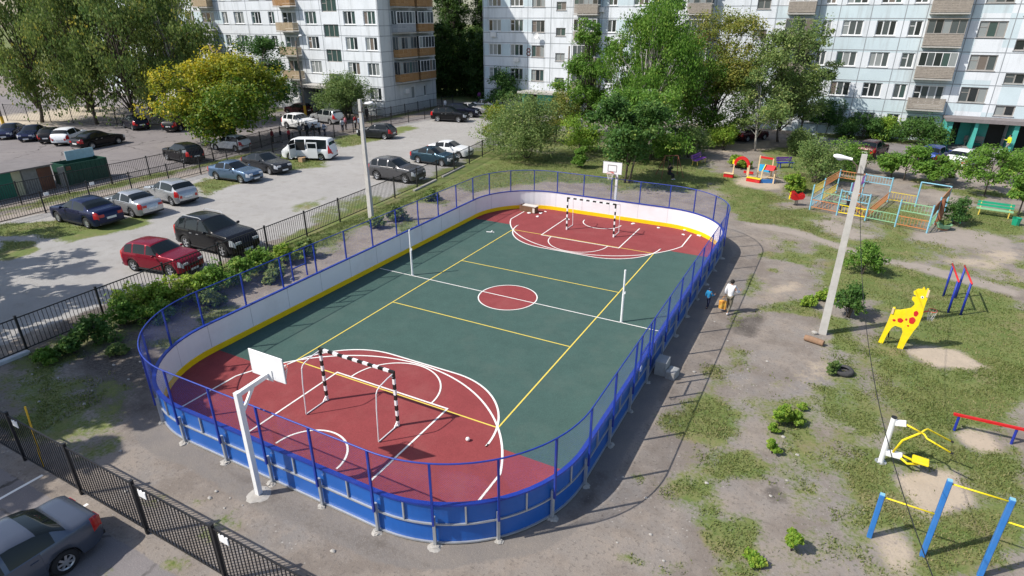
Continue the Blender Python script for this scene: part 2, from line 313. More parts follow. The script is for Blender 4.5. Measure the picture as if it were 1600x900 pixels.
def ground_material():
    m, t, b = new_mat('ground'); N, Lk = t.nodes, t.links
    geo = N.new('ShaderNodeNewGeometry'); pos = geo.outputs['Position']
    def noise(sc, det=6, ro=0.6):
        n = N.new('ShaderNodeTexNoise'); n.inputs['Scale'].default_value = sc; n.inputs['Detail'].default_value = det; n.inputs['Roughness'].default_value = ro
        Lk.new(pos, n.inputs['Vector']); return n.outputs['Fac']
    def rng(v, a, c, d=0.0, e=1.0):
        r = N.new('ShaderNodeMapRange'); r.inputs['From Min'].default_value = a; r.inputs['From Max'].default_value = c; r.inputs['To Min'].default_value = d; r.inputs['To Max'].default_value = e
        Lk.new(v, r.inputs['Value']); return r.outputs[0]
    def mix(f, a, c):
        x = N.new('ShaderNodeMix'); x.data_type = 'RGBA'
        for sck, val in ((0, f), (6, a), (7, c)):
            if isinstance(val, tuple): x.inputs[sck].default_value = (*val, 1)
            elif isinstance(val, float): x.inputs[sck].default_value = val
            else: Lk.new(val, x.inputs[sck])
        return x.outputs[2]
    def math_(op, a, c, d=None):
        x = N.new('ShaderNodeMath'); x.operation = op
        for i, val in enumerate((a, c, d)):
            if val is None: continue
            if isinstance(val, (int, float)): x.inputs[i].default_value = val
            else: Lk.new(val, x.inputs[i])
        return x.outputs[0]
    def attr(n):
        a = N.new('ShaderNodeAttribute'); a.attribute_name = n; return a.outputs['Fac']
    n_soil = noise(.55, 6, .7); n_big, n_mid, n_fine, n_grit = noise(0.25, 5), noise(1.3, 7, .65), noise(9, 5, .7), noise(38, 3, .7)
    def edge(a, k=5.0, amp=.9):        # mask sharpened by noise, so borders are ragged
        v = math_('ADD', a, math_('MULTIPLY', math_('SUBTRACT', math_('ADD', math_('MULTIPLY', n_mid, .55), math_('MULTIPLY', n_fine, .45)), .5), amp*2.2))
        return rng(v, .5-.5/k, .5+.5/k)
    dirt = mix(rng(n_big, .35, .65), (.275, .236, .200), (.222, .203, .188)); dirt = mix(rng(n_mid, .45, .75), dirt, (.300, .250, .204)); dirt = mix(rng(n_soil, .46, .60, 0, .85), dirt, (.190, .160, .136))
    dirt = mix(rng(n_fine, .54, .68), dirt, (.135, .118, .104)); dirt = mix(rng(n_grit, .60, .70, 0, .8), dirt, (.40, .375, .345)); dirt = mix(rng(n_grit, .40, .32, 0, .6), dirt, (.12, .105, .095))
    st = N.new('ShaderNodeTexVoronoi'); st.inputs['Scale'].default_value = 5.5; Lk.new(pos, st.inputs['Vector'])
    stone = math_('MULTIPLY', rng(st.outputs['Distance'], .10, .16, 1, 0), rng(n_big, .45, .6)); dirt = mix(math_('MULTIPLY', stone, .7), dirt, (.40, .38, .35))
    grav = mix(rng(n_big, .35, .65), (.315, .302, .288), (.375, .36, .342)); grav = mix(rng(n_mid, .5, .75), grav, (.265, .248, .225)); grav = mix(rng(n_grit, .50, .68), grav, (.15, .145, .14)); grav = mix(rng(n_grit, .48, .34), grav, (.47, .455, .44))
    asp = mix(rng(n_big, .35, .65), (.185, .168, .168), (.225, .205, .200)); asp = mix(rng(n_mid, .52, .75), asp, (.16, .148, .145)); asp = mix(rng(n_grit, .54, .7), asp, (.29, .27, .26))
    ck = N.new('ShaderNodeTexVoronoi'); ck.feature = 'DISTANCE_TO_EDGE'; ck.inputs['Scale'].default_value = .22; 
    wv = N.new('ShaderNodeVectorMath'); wv.operation = 'ADD'; nz = N.new('ShaderNodeTexNoise'); nz.inputs['Scale'].default_value = 1.1; nz.inputs['Detail'].default_value = 5; Lk.new(pos, nz.inputs['Vector'])
    Lk.new(pos, wv.inputs[0]); Lk.new(nz.outputs['Color'], wv.inputs[1]); Lk.new(wv.outputs[0], ck.inputs['Vector'])
    asp = mix(math_('MULTIPLY', rng(ck.outputs['Distance'], .006, .014, 1, 0), rng(n_big, .42, .55)), asp, (.07, .065, .06))
    apr = mix(rng(n_mid, .35, .7), (.180, .163, .150), (.228, .200, .174)); apr = mix(rng(n_grit, .54, .68), apr, (.28, .26, .24))
    snd = mix(rng(n_mid, .35, .7), (.46, .38, .29), (.38, .315, .245)); snd = mix(rng(n_fine, .58, .75), snd, (.28, .23, .18))
    pth = mix(rng(n_mid, .35, .7), (.33, .285, .245), (.27, .235, .205)); pth = mix(rng(n_fine, .58, .75), pth, (.20, .175, .15))
    gr = mix(rng(n_mid, .38, .66), (.112, .160, .044), (.180, .190, .072)); gr = mix(rng(n_soil, .52, .70), gr, (.235, .192, .110)); gr = mix(rng(n_fine, .50, .70), gr, (.082, .120, .032)); gr = mix(rng(n_grit, .58, .7), gr, (.29, .25, .13))
    c = mix(edge(attr('apron'), 6, .5), dirt, apr)
    rub_shade = mix(rng(n_fine, .4, .6), (.075, .064, .056), (.135, .118, .105)); s2 = N.new('ShaderNodeTexVoronoi'); s2.inputs['Scale'].default_value = 11; Lk.new(pos, s2.inputs['Vector']); rub_shade = mix(rng(s2.outputs['Distance'], .10, .2, .6, 0), rub_shade, (.34, .32, .30)); c = mix(edge(attr('rubble_shade'), 2.5), c, rub_shade)
    c = mix(edge(attr('gravel')), c, grav); c = mix(edge(attr('asphalt'), 8, .35), c, asp); c = mix(edge(attr('field')), c, (.50, .43, .34)); c = mix(edge(attr('path'), 3), c, pth)
    c = mix(edge(attr('sand'), 2.6, 1.15), c, snd)
    gm = edge(attr('grass'), 3.2, 1.0); c = mix(gm, c, gr)
    Lk.new(c, b.inputs['Base Color']); b.inputs['Roughness'].default_value = .95; b.inputs['Specular IOR Level'].default_value = .15
    bp = N.new('ShaderNodeBump'); bp.inputs['Strength'].default_value = .55; bp.inputs['Distance'].default_value = .05
    h = math_('ADD', math_('MULTIPLY', n_fine, .6), math_('MULTIPLY', n_grit, .35)); Lk.new(h, bp.inputs['Height']); Lk.new(bp.outputs[0], b.inputs['Normal'])
    return m
GM = ground_material()
# one continuous level sheet, shared out between ground, car park, yard, road and front lot cell by cell
ny, nx = X.shape
idx = np.arange(nx*ny).reshape(ny, nx)
cells = np.stack([idx[:-1, :-1], idx[:-1, 1:], idx[1:, 1:], idx[1:, :-1]], -1)
cx_, cy_ = (X[:-1, :-1]+X[1:, 1:])/2, (Y[:-1, :-1]+Y[1:, 1:])/2
reg = np.zeros(cx_.shape, int)
reg[sdf_poly(cx_, cy_, park) > 0] = 1
reg[(sdf_poly(cx_, cy_, yard) > 0) & (reg == 0)] = 2
reg[(sdf_poly(cx_, cy_, road) > 0) & (reg == 0)] = 3
reg[(sdf_poly(cx_, cy_, front_lot) > 0) & (reg == 0)] = 4
V = np.stack([X.ravel(), Y.ravel(), np.zeros(X.size)], -1)
AT = dict(grass=M_grass.ravel(), gravel=M_grav.ravel(), sand=M_sand.ravel(), path=M_path.ravel(), asphalt=asph_all.ravel(), apron=M_apron.ravel(), field=M_field.ravel(), rubble_shade=M_rub_shade.ravel())
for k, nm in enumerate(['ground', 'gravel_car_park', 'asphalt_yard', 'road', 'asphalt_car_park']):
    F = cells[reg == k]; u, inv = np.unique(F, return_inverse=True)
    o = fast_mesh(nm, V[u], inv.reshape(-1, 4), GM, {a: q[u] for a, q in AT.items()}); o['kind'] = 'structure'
# ------------------------------------------------------------------ grass blades
def grid_sample(M, x, y):
    i = np.clip(np.searchsorted(gx, x)-1, 0, nx-2); j = np.clip(np.searchsorted(gy, y)-1, 0, ny-2)
    fx = (x-gx[i])/(gx[i+1]-gx[i]); fy = (y-gy[j])/(gy[j+1]-gy[j])
    return (M[j, i]*(1-fx)+M[j, i+1]*fx)*(1-fy)+(M[j+1, i]*(1-fx)+M[j+1, i+1]*fx)*fy
def blades(name, n, box, hmin, hmax, mat, thr=0.55, wd=0.03):
    x = RNG.uniform(box[0], box[2], n); y = RNG.uniform(box[1], box[3], n)
    g = grid_sample(M_grass, x, y)+(fbm(x*1.4, y*1.4, 21)-.5)*1.0+(fbm(x*6, y*6, 22, 2)-.5)*.5
    k = g > thr+RNG.uniform(-.1, .3, n); x, y = x[k], y[k]; n = len(x)
    h = RNG.uniform(hmin, hmax, n)*(0.5+fbm(x*.9, y*.9, 31)); a = RNG.uniform(0, 2*np.pi, n); l = RNG.uniform(.2, .9, n)*h
    la = RNG.uniform(0, 2*np.pi, n); ww = wd*RNG.uniform(.6, 1.4, n)
    V = np.empty((n, 3, 3)); V[:, 0] = np.stack([x-np.cos(a)*ww, y-np.sin(a)*ww, np.zeros(n)-.004], -1); V[:, 1] = np.stack([x+np.cos(a)*ww, y+np.sin(a)*ww, np.zeros(n)-.004], -1)
    V[:, 2] = np.stack([x+np.cos(la)*l, y+np.sin(la)*l, h], -1)
    tint = np.clip(fbm(x*.5, y*.5, 41)*.9+RNG.uniform(-.25, .35, n)+.05, 0, 1)
    o = fast_mesh(name, V.reshape(-1, 3), np.arange(n*3).reshape(-1, 3), mat, {'tint': np.repeat(tint, 3)}); o['kind'] = 'stuff'
    return o
gmat = leaf_mat('grass blade', (.132, .194, .048), (.238, .252, .090), (.37, .32, .17))
for args in [(150000, (8.3, -16, 22, 4), .03, .085), (110000, (8.3, 4, 30, 34), .04, .10), (60000, (-15, 14.5, 13, 32), .04, .10), (80000, (-15.0, -16.8, -8.4, 16), .03, .11), (40000, (-38.4, -12, -28, 30), .05, .14)]:
    blades('grass', args[0], args[1], args[2], args[3], gmat, wd=.022)
# ------------------------------------------------------------------ court
HX, HY, CR = 7.85, 14.1, 4.0          # inner half width, half length and corner radius of the rink
def rounded(off, step=0.35, hx=HX, hy=HY, r=CR):
    """closed rounded rectangle, offset outwards; anticlockwise from the right side"""
    pts = []
    def arc(cx, cy, a0):
        n = max(4, int(r*math.pi/2/step))
        for i in range(n+1):
            a = a0+math.pi/2*i/n; pts.append((cx+(r+off)*math.cos(a), cy+(r+off)*math.sin(a)))
    def line(a, b):
        n = max(1, int(math.dist(a, b)/step))
        for i in range(1, n): pts.append((a[0]+(b[0]-a[0])*i/n, a[1]+(b[1]-a[1])*i/n))
    X0, Y0 = hx-r, hy-r
    arc(X0, Y0, 0); line((X0, hy+off), (-X0, hy+off)); arc(-X0, Y0, math.pi/2); line((-hx-off, Y0), (-hx-off, -Y0))
    arc(-X0, -Y0, math.pi); line((-X0, -hy-off), (X0, -hy-off)); arc(X0, -Y0, 1.5*math.pi); line((hx+off, -Y0), (hx+off, Y0))
    return pts
def rubber(name, col, scuff):
    return paint(name, col, rough=.92, var=.10, scale=1.2, spec=.15, bump=.1, dirt=scuff, dirt_amt=.5, fine=.2)  # paler second colour: scuffs and dust in random stains
m_green = rubber('green rubber', (.057, .104, .091), (.088, .125, .108)); m_red = rubber('red rubber', (.245, .053, .055), (.29, .095, .090))
m_white = paint('white line paint', (.78, .76, .72), rough=.8, var=.08, scale=6, dirt=(.55, .45, .42), dirt_amt=.4); m_yel = paint('yellow line paint', (.72, .56, .10), rough=.8, var=.10, scale=6)
Z0 = 0.030
def sheet(name, polys, mat, z, parent=None):
    b = MB()
    for p in polys: b.add([(q[0], q[1], z) for q in p], [tuple(range(len(p)))])
    return b.build(name, mat, parent)
outer = rounded(-0.012)
b = MB(); n = len(outer); b.add([(x, y, Z0) for x, y in outer]+[(x, y, -.02) for x, y in outer], [tuple(range(n))]+[(i, i+n, (i+1) % n+n, (i+1) % n) for i in range(n)])
court = b.build('court_surface', m_green, kind='structure')
YC, R3, HB = 12.97, 6.0, 3.13
def arcpts(cx, cy, r, a0, a1, n=40): return [(cx+r*math.cos(a0+(a1-a0)*i/n), cy+r*math.sin(a0+(a1-a0)*i/n)) for i in range(n+1)]
a3 = math.acos(5.62/R3)
hb_half = arcpts(1.5, -10.0, HB, 0, math.pi/2, 24)+arcpts(-1.5, -10.0, HB, math.pi/2, math.pi, 24)
three = arcpts(0, -YC, R3, a3, math.pi-a3, 56)
for sg in (-1, 1):
    # end zone: everything behind y = 9.85 plus the two scoring areas
    top = []
    for x in np.linspace(-7.8, 7.8, 261):
        y = -9.85
        if abs(x) < 1.5+HB: y = max(y, -10+math.sqrt(HB*HB-max(0, abs(x)-1.5)**2))
        if abs(x) < 5.62: y = max(y, -YC+math.sqrt(R3*R3-x*x))
        top.append((x, y))
    bot = [p for p in rounded(-.02) if p[1] < -9.85]; bot.sort(key=lambda p: math.atan2(p[1]+9.85, p[0]))   # left to right round the end
    poly = bot+top[::-1]
    poly = [(p[0], p[1]*(-sg)) for p in poly]
    if sg > 0: poly = poly[::-1]
    sheet('end_zone', [poly], m_red, Z0+.004, court)
sheet('centre_circle', [arcpts(0, 0, 1.38, 0, 2*math.pi, 48)[:-1]], m_red, Z0+.004, court)
def stripe(bd, pts, wd, z, closed=False):
    k = len(pts); L = []
    for i in range(k):
        a = pts[i-1] if (i > 0 or closed) else pts[i]; c = pts[(i+1) % k] if (i < k-1 or closed) else pts[i]
        dx, dy = c[0]-a[0], c[1]-a[1]; l = math.hypot(dx, dy); nx_, ny_ = -dy/l, dx/l
        L.append(((pts[i][0]+nx_*wd/2, pts[i][1]+ny_*wd/2, z), (pts[i][0]-nx_*wd/2, pts[i][1]-ny_*wd/2, z)))
    for i in range(k if closed else k-1): a, c = L[i], L[(i+1) % k]; bd.quad(a[1], c[1], c[0], a[0])
def line_obj(name, lst, mat, z, wd=.055, closed=False):
    b = MB()
    for p in lst: stripe(b, p, wd, z, closed)
    return b.build(name, mat, court)
zy, zw = Z0+.008, Z0+.012
for s_ in (-1, 1):
    line_obj('side_line', [[(4.5*s_, -9), (4.5*s_, 9)]], m_yel, zy); line_obj('end_line', [[(-4.47, 9*s_), (4.47, 9*s_)]], m_yel, zy+.001); line_obj('attack_line', [[(-4.47, 3*s_), (4.47, 3*s_)]], m_yel, zy+.001)
line_obj('centre_line', [[(-7.7, 0), (7.7, 0)]], m_white, zw); line_obj('circle_line', [arcpts(0, 0, 1.4, 0, 2*math.pi, 56)[:-1]], m_white, zw+.001, closed=True)
for s_ in (-1, 1):
    F_ = lambda pts: [(x, y*(-s_)) for x, y in pts]
    line_obj('three_point_line', [F_([(5.62, -13.25)]+three+[(-5.62, -13.25)])], m_white, zw, .07)
    line_obj('goal_area_line', [F_([(4.63, -9.86)]+hb_half+[(-4.63, -9.86)])], m_white, zw+.001, .07)
    line_obj('key_line', [F_([(2.47, -12.92), (2.47, -8.93)]), F_([(-2.47, -12.92), (-2.47, -8.93)]), F_([(-2.5, -8.895), (2.5, -8.895)])], m_white, zw+.002, .065)
    line_obj('free_throw_arc', [F_(arcpts(0, -8.86, 1.8, 0, math.pi, 36))], m_white, zw+.003, .06)
    line_obj('basket_arc', [F_(arcpts(0, -12.95, 1.25, 0, math.pi, 30))], m_white, zw+.002, .065)
# ------------------------------------------------------------------ rink
m_blue = paint('blue steel paint', (.010, .038, .30), rough=.42, dirt=(.10, .11, .30), dirt_amt=.3, var=.12, scale=4, spec=.5)
m_bluepanel = paint('blue plastic board', (.012, .108, .42), rough=.42, var=.10, scale=1.5, spec=.45, dirt=(.10, .17, .42), dirt_amt=.25)
m_whiteboard = paint('white plastic board', (.78, .78, .80), rough=.4, var=.03, scale=1.0, dirt=(.58, .56, .56), dirt_amt=.4)
m_kick = paint('yellow kick board', (.86, .58, .006), rough=.45, var=.08, scale=2)
m_galv = paint('galvanised steel', (.46, .48, .50), rough=.45, metal=.5, var=.12, scale=5)
m_conc = paint('pale concrete', (.38, .36, .33), rough=.9, var=.16, scale=6, bump=.4, dirt=(.27, .24, .21), dirt_amt=.5)
rink = thing('rink_barrier', 'oval rink barrier of blue and white boards with blue posts and netting round the court', 'rink barrier', (0, 0, 0))
BH, TH = 1.25, 2.66
def wall_strip(bd, off0, off1, z0, z1, mi=0, step=.35, seg=None):
    """closed solid band between two offsets"""
    A, B = rounded(off0, step), rounded(off1, step); n = len(A)
    rng_ = range(n)
    o = len(bd.v); vs = [(x, y, z0) for x, y in A]+[(x, y, z0) for x, y in B]+[(x, y, z1) for x, y in B]+[(x, y, z1) for x, y in A]
    fs = []
    for i in rng_:
        j = (i+1) % n
        for q in range(4): a, c = q*n, ((q+1) % 4)*n; fs.append((a+i, a+j, c+j, c+i))
    bd.add(vs, fs, mi)
def path_len(pts):
    L = [0]
    for i in range(len(pts)): L.append(L[-1]+math.dist(pts[i], pts[(i+1) % len(pts)]))
    return L
b = MB(); wall_strip(b, -.010, .012, .277, BH-.01); WB = b
b = MB(); wall_strip(b, -.030, -.008, .035, .275); b.build('kick_board', m_kick, rink)
b = MB(); wall_strip(b, -.035, .085, BH, BH+.05); b.build('cap_rail', m_blue, rink)
# posts: straight sides 10 bays, ends 4 bays, corners 4 bays
posts = []
X0, Y0 = HX-CR, HY-CR
for i in range(10): posts.append((HX, -Y0+i*2*Y0/10, 0.0, 2*Y0/10))
for i in range(4): a = math.pi/2*i/4; posts.append((X0+CR*math.cos(a), Y0+CR*math.sin(a), a, CR*math.pi/8))
for i in range(4): posts.append((X0-i*2*X0/4, HY, math.pi/2, X0/2))
for i in range(4): a = math.pi/2+math.pi/2*i/4; posts.append((-X0+CR*math.cos(a), Y0+CR*math.sin(a), a, CR*math.pi/8))
for i in range(10): posts.append((-HX, Y0-i*2*Y0/10, math.pi, 2*Y0/10))
for i in range(4): a = math.pi+math.pi/2*i/4; posts.append((-X0+CR*math.cos(a), -Y0+CR*math.sin(a), a, CR*math.pi/8))
for i in range(4): posts.append((-X0+i*2*X0/4, -HY, 1.5*math.pi, X0/2))
for i in range(4): a = 1.5*math.pi+math.pi/2*i/4; posts.append((X0+CR*math.cos(a), -Y0+CR*math.sin(a), a, CR*math.pi/8))
def off0(p, d): return (p[0]+d*math.cos(p[2]), p[1]+d*math.sin(p[2]))
for p in posts: q = off0(p, -.0105); WB.box((q[0], q[1], (.278+BH)/2), (.007, .014, BH-.30), p[2], mi=1)
WB.build('white_board', [m_whiteboard, paint('board joint', (.42, .42, .44), rough=.7)], rink)
def off(p, d): return (p[0]+d*math.cos(p[2]), p[1]+d*math.sin(p[2]))
NPOST = len(posts)
for p in posts:
    q = off(p, .115); b = MB()
    b.box((q[0], q[1], .47), (.075, .075, .96), p[2]); b.build('post_leg', m_galv, rink)
    q = off(p, .10); b = MB()
    b.box((off(p, .185)[0], off(p, .185)[1], (.72+TH)/2), (.055, .055, TH-.72), p[2])
    b.build('post', m_blue, rink)
    q = off(p, .16); rr = random.uniform(.09, .17); b = MB()
    prof = [(0.02, .05), (rr*.5, .045), (rr*.85, .028), (rr, .008), (rr*1.05, -.01)]
    b.lathe(prof, 11, (q[0], q[1], 0)); b.v = [(x+random.uniform(-.04, .04), y+random.uniform(-.04, .04), max(-.01, z+random.uniform(-.008, .012))) for x, y, z in b.v]
    b.build('footing', m_conc, rink)
def between(i, t, d):
    """point on the outer side of bay i, fraction t, distance d outside the inner line"""
    p, q = posts[i], posts[(i+1) % NPOST]; a0, a1 = p[2], q[2]
    if abs(((a1-a0+math.pi) % (2*math.pi))-math.pi) < 1e-6:
        return (p[0]+(q[0]-p[0])*t+d*math.cos(a0), p[1]+(q[1]-p[1])*t+d*math.sin(a0))
    da = ((a1-a0+math.pi) % (2*math.pi))-math.pi; a = a0+da*t
    cx, cy = p[0]-CR*math.cos(a0), p[1]-CR*math.sin(a0); return (cx+(CR+d)*math.cos(a), cy+(CR+d)*math.sin(a))
for i in range(NPOST):
    b = MB(); k = 8
    for j in range(k):
        a, c = between(i, j/k, .036), between(i, (j+1)/k, .036); b.quad((*a, .03), (*c, .03), (*c, BH-.01), (*a, BH-.01))
        a2, c2 = between(i, j/k, .014), between(i, (j+1)/k, .014); b.quad((*a2, BH-.01), (*c2, BH-.01), (*c2, .03), (*a2, .03)); b.quad((*a2, .03), (*c2, .03), (*c, .03), (*a, .03))
    pan = b.build('outer_panel', m_bluepanel, rink)
    b = MB()
    for z in (.055, .66):
        pts = [between(i, j/6, .062) for j in range(7)]
        for j in range(6): b.beam((*pts[j], z), (*pts[j+1], z), .045)
        if z < .1: b.build('base_rail', m_galv, pan); b = MB()
    m_ = between(i, .5, .060); b.beam((*m_, .67), (*m_, BH-.012), .043, .043, up=(math.cos(posts[i][2]), math.sin(posts[i][2]), 0))
    b.build('panel_frame', m_galv, pan)
rail = rounded(.185, .25); b = MB(); b.tube([(x, y, TH) for x, y in rail], .022, 8, closed=True); b.build('top_rail', m_blue, rink, smooth=True)
# chain link: two families of slanting wires that follow the barrier
fine = np.array(rounded(.150, .1)); seg = np.hypot(*(np.roll(fine, -1, 0)-fine).T); cum = np.concatenate([[0], np.cumsum(seg)]); PER = cum[-1]; loopx = np.vstack([fine, fine[:1]])
def along(s):
    s = np.mod(s, PER); return np.stack([np.interp(s, cum, loopx[:, 0]), np.interp(s, cum, loopx[:, 1])], -1)
nw = int(PER/.062); s0 = np.arange(nw)*PER/nw; K = 6; z0, z1 = BH+.05, TH-.01; VV = []; FF = []; cnt = 0; wr = .0014
for dr in (-1, 1):
    t = np.linspace(0, 1, K); ss = s0[:, None]+dr*t[None]*(z1-z0); xy = along(ss.ravel()).reshape(nw, K, 2); zz = np.broadcast_to(z0+t*(z1-z0), (nw, K)); dd = .004*dr
    tang = np.gradient(xy, axis=1); tang /= np.linalg.norm(tang, axis=2, keepdims=True)*dr; nrm = np.stack([tang[..., 1], -tang[..., 0]], -1)
    ring = []
    for a in (0, 2.094, 4.189):
        u, v = math.cos(a)*wr, math.sin(a)*wr
        ring.append(np.concatenate([xy+nrm*(u+dd)+tang*(-v*.707*dr), (zz+v*.707)[..., None]], -1))
    ring = np.stack(ring, 2)                 # wire, station, corner, xyz
    base = cnt+np.arange(nw)[:, None, None]*K*3+np.arange(K-1)[None, :, None]*3
    for c in range(3):
        c2 = (c+1) % 3
        f = np.stack([base+c, base+c2, base+3+c2, base+3+c], -1).reshape(-1, 4); FF.append(f)
    VV.append(ring.reshape(-1, 3)); cnt += nw*K*3
fast_mesh('netting', np.concatenate(VV), np.concatenate(FF), paint('blue coated wire', (.03, .06, .34), rough=.5, var=.05), parent=rink)
# the two gates: extra posts and a bar half way up, in the bay y -6.06 .. -4.04
for sx, y0, y1 in ((-1, -5.45, -4.62), (1, -5.50, -4.45)):
    x = sx*(HX+.185); b = MB()
    for y in (y0, y1): b.box((x, y, (BH+.05+TH)/2), (.05, .05, TH-BH-.07))
    b.beam((x, y0+.026, 1.90), (x, y1-.026, 1.90), .045)
    g = b.build('gate_frame', m_blue, rink)
    b = MB(); b.tube([(x+sx*.05, y0-.02+.10*math.cos(a), 1.42+.10*math.sin(a)) for a in [i*math.pi/8 for i in range(16)]], .011, 6, closed=True); b.build('latch_ring', paint('pale steel', (.55, .62, .75), rough=.4, metal=.4), g)
# ------------------------------------------------------------------ goals
m_wsteel = paint('white steel paint', (.80, .80, .80), rough=.4, var=.05, scale=4); m_bsteel = paint('black paint', (.018, .018, .018), rough=.5, var=.1)
def goal(label, sy, rz):
    g = thing('goal', label, 'goal', (0.02, sy, Z0), rz, 'small handball goals')
    for x in (-1.54, 1.54):
        b = MB()
        for k in range(10): b.box((x, 0, .1+k*.2), (.08, .08, .2), mi=(k % 2))
        b.build('goal_post', [m_wsteel, m_bsteel], g)
    b = MB(); nk = 15
    for k in range(nk): b.box((-1.58+(k+.5)*3.16/nk, 0, 2.04), (3.16/nk, .08, .08), mi=((k+1) % 2))
    b.build('crossbar', [m_wsteel, m_bsteel], g)
    for x in (-1.54, 1.54):
        b = MB(); b.tube([(x, -.05, 1.99), (x, -.30, 1.97), (x, -.66, 1.90), (x, -.80, 1.84), (x, -.86, 1.74), (x, -.92, 1.2), (x, -.98, .04)], .019, 8)
        b.tube([(x, -.98, .03), (x, -.06, .03)], .021, 8); b.beam((x, -.05, .17), (x, -.19, .04), .03); b.beam((x, -.04, 1.86), (x, -.17, 1.98), .025)
        b.build('back_stay', m_wsteel, g, smooth=False)
    return g
goal('black and white banded goal standing in the red end zone behind the nearer backboard', -10.42, 0)
goal('black and white banded goal standing in front of the far white boards', 10.60, math.pi)
# ------------------------------------------------------------------ basketball stands
m_hoop = paint('red hoop paint', (.62, .08, .05), rough=.45); m_net = paint('white net cord', (.8, .78, .75), rough=.9)
def stand(label, y, rz, zb, px, mark):
    s = thing('basketball_stand', label, 'basketball stand', (px, y, 0), rz, 'white basketball stands behind the ends of the rink')
    zt = zb+.12
    b = MB(); b.box((0, 0, zt/2), (.14, .14, zt)); b.build('pole', m_wsteel, s)
    b = MB(); b.beam((0, .0705, zt-.07), (0, .985, zt-.02), .10, .13); b.beam((0, .0705, zt-.62), (0, .48, zt-.10), .06, .08); b.box((0, 1.0, zt-.02), (.34, .02, .34)); b.build('arm', m_wsteel, s)
    b = MB(); b.cbox((0, 1.03, zb+.36), (1.28, .035, .76), .008); bd = b.build('backboard', m_wsteel, s)
    if mark:
        b = MB()
        for c, d in (((0, 1.0492, zb+.52), (.60, .003, .035)), ((0, 1.0492, zb+.12), (.60, .003, .035)), ((-.283, 1.0492, zb+.32), (.035, .003, .365)), ((.283, 1.0492, zb+.32), (.035, .003, .365))): b.box(c, d)
        for c, d in (((0, 1.0489, zb+.73), (1.28, .003, .02)), ((-.63, 1.0489, zb+.36), (.02, .003, .72)), ((.63, 1.0489, zb+.36), (.02, .003, .72))): b.box(c, d)
        b.build('target_square', m_bsteel, bd)
    hz = zb+.10; b = MB(); cy = 1.05+.12+.225
    b.tube([(.225*math.cos(a), cy+.225*math.sin(a), hz) for a in [i*math.pi/12 for i in range(24)]], .011, 6, closed=True); b.box((0, 1.11, hz-.01), (.16, .11, .025)); h = b.build('hoop', m_hoop, s)
    b = MB()
    for k in range(12):
        a = k*math.pi/6
        for e in (-1, 1): b.tube([((.222-.10*t)*math.cos(a+e*t*.9), cy+(.222-.10*t)*math.sin(a+e*t*.9), hz-.02-.38*t) for t in (0, .33, .66, 1)], .005, 4, caps=False)
    b.build('net', m_net, h)
    b = MB(); b.lathe([(.01, .05), (.2, .04), (.33, .01), (.36, -.01)], 10, (0, 0, 0)); b.v = [(x+random.uniform(-.05, .05), y_+random.uniform(-.05, .05), z) for x, y_, z in b.v]; b.build('footing', m_conc, s)
    return s
stand('white basketball stand at the near end seen from behind its plain backboard', -14.74, 0, 3.28, .05, True)
stand('white basketball stand at the far end with a black square marked on its backboard', 14.74, math.pi, 3.12, .16, True)
# volleyball posts
for x, lab in ((-5.64, 'white volleyball net post on the centre line beside the left boards'), (5.60, 'white volleyball net post on the centre line near the right hand fence')):
    t = thing('net_post', lab, 'net post', (x, .08, Z0), 0, 'white volleyball net posts')
    b = MB(); b.tube([(0, 0, 0), (0, 0, 1.35)], .05, 12); b.build('lower_tube', m_wsteel, t, smooth=False); b = MB(); b.tube([(0, 0, 1.35), (0, 0, 2.46)], .04, 12); b.box((.05, 0, 1.42), (.07, .05, .10)); b.build('upper_tube', m_wsteel, t)
    b = MB(); b.tube([(0, 0, 0), (0, 0, .012)], .085, 12); b.build('base_plate', m_galv, t)
# wooden box, scraps, ball
m_wood = paint('weathered board', (.15, .082, .046), rough=.8, var=.25, scale=8, bump=.3); m_pale = paint('pale wood top', (.62, .58, .52), rough=.8, var=.1)
t = thing('wooden_box', 'brown wooden box with a white lid left against the far boards', 'box', (-5.35, 12.95, Z0), R(-8))
b = MB()
for c, d in (((0, -.20, .21), (1.25, .03, .42)), ((0, .20, .21), (1.25, .03, .42)), ((-.61, 0, .21), (.03, .37, .42)), ((.61, 0, .21), (.03, .37, .42)), ((0, 0, .015), (1.19, .37, .03))): b.box(c, d)
b.build('box_sides', m_wood, t); b = MB(); b.box((.12, .03, .436), (1.05, .46, .03), R(3)); b.build('lid', m_pale, t); b = MB(); b.box((.55, -.235, .2), (.16, .03, .3)); b.build('end_batten', m_pale, t)
m_paper = paint('scrap paper', (.82, .80, .78), rough=.8)
scr = [at(*p, Z0) for p in ((828, 334), (845, 334), (852, 331), (839, 339), (988, 350), (1027, 356), (1068, 367), (1091, 369), (1072, 361), (888, 343))]
for i, p in enumerate(scr):
    b = MB(); k = random.uniform(.05, .11)
    for j in range(3): b.ball((random.uniform(-k, k), random.uniform(-k, k), k*.35), k*random.uniform(.5, .9), 6, (1.3, 1, .55))
    b.v = [(x*1.0+random.uniform(-.02, .02), y+random.uniform(-.02, .02), max(.002, z)) for x, y, z in b.v]
    tag(b.build('paper_scrap', m_paper, loc=(p.x, p.y, Z0)), 'small scrap of pale litter lying on the red floor of the far end zone', 'litter', 'scraps of litter on the far end zone')
p = at(731, 689, Z0); b = MB(); b.ball((0, 0, .07), .07, 12); tag(b.build('ball', m_paper, loc=(p.x, p.y, Z0+.004), smooth=True), 'small white ball lying on the red near end zone', 'ball')
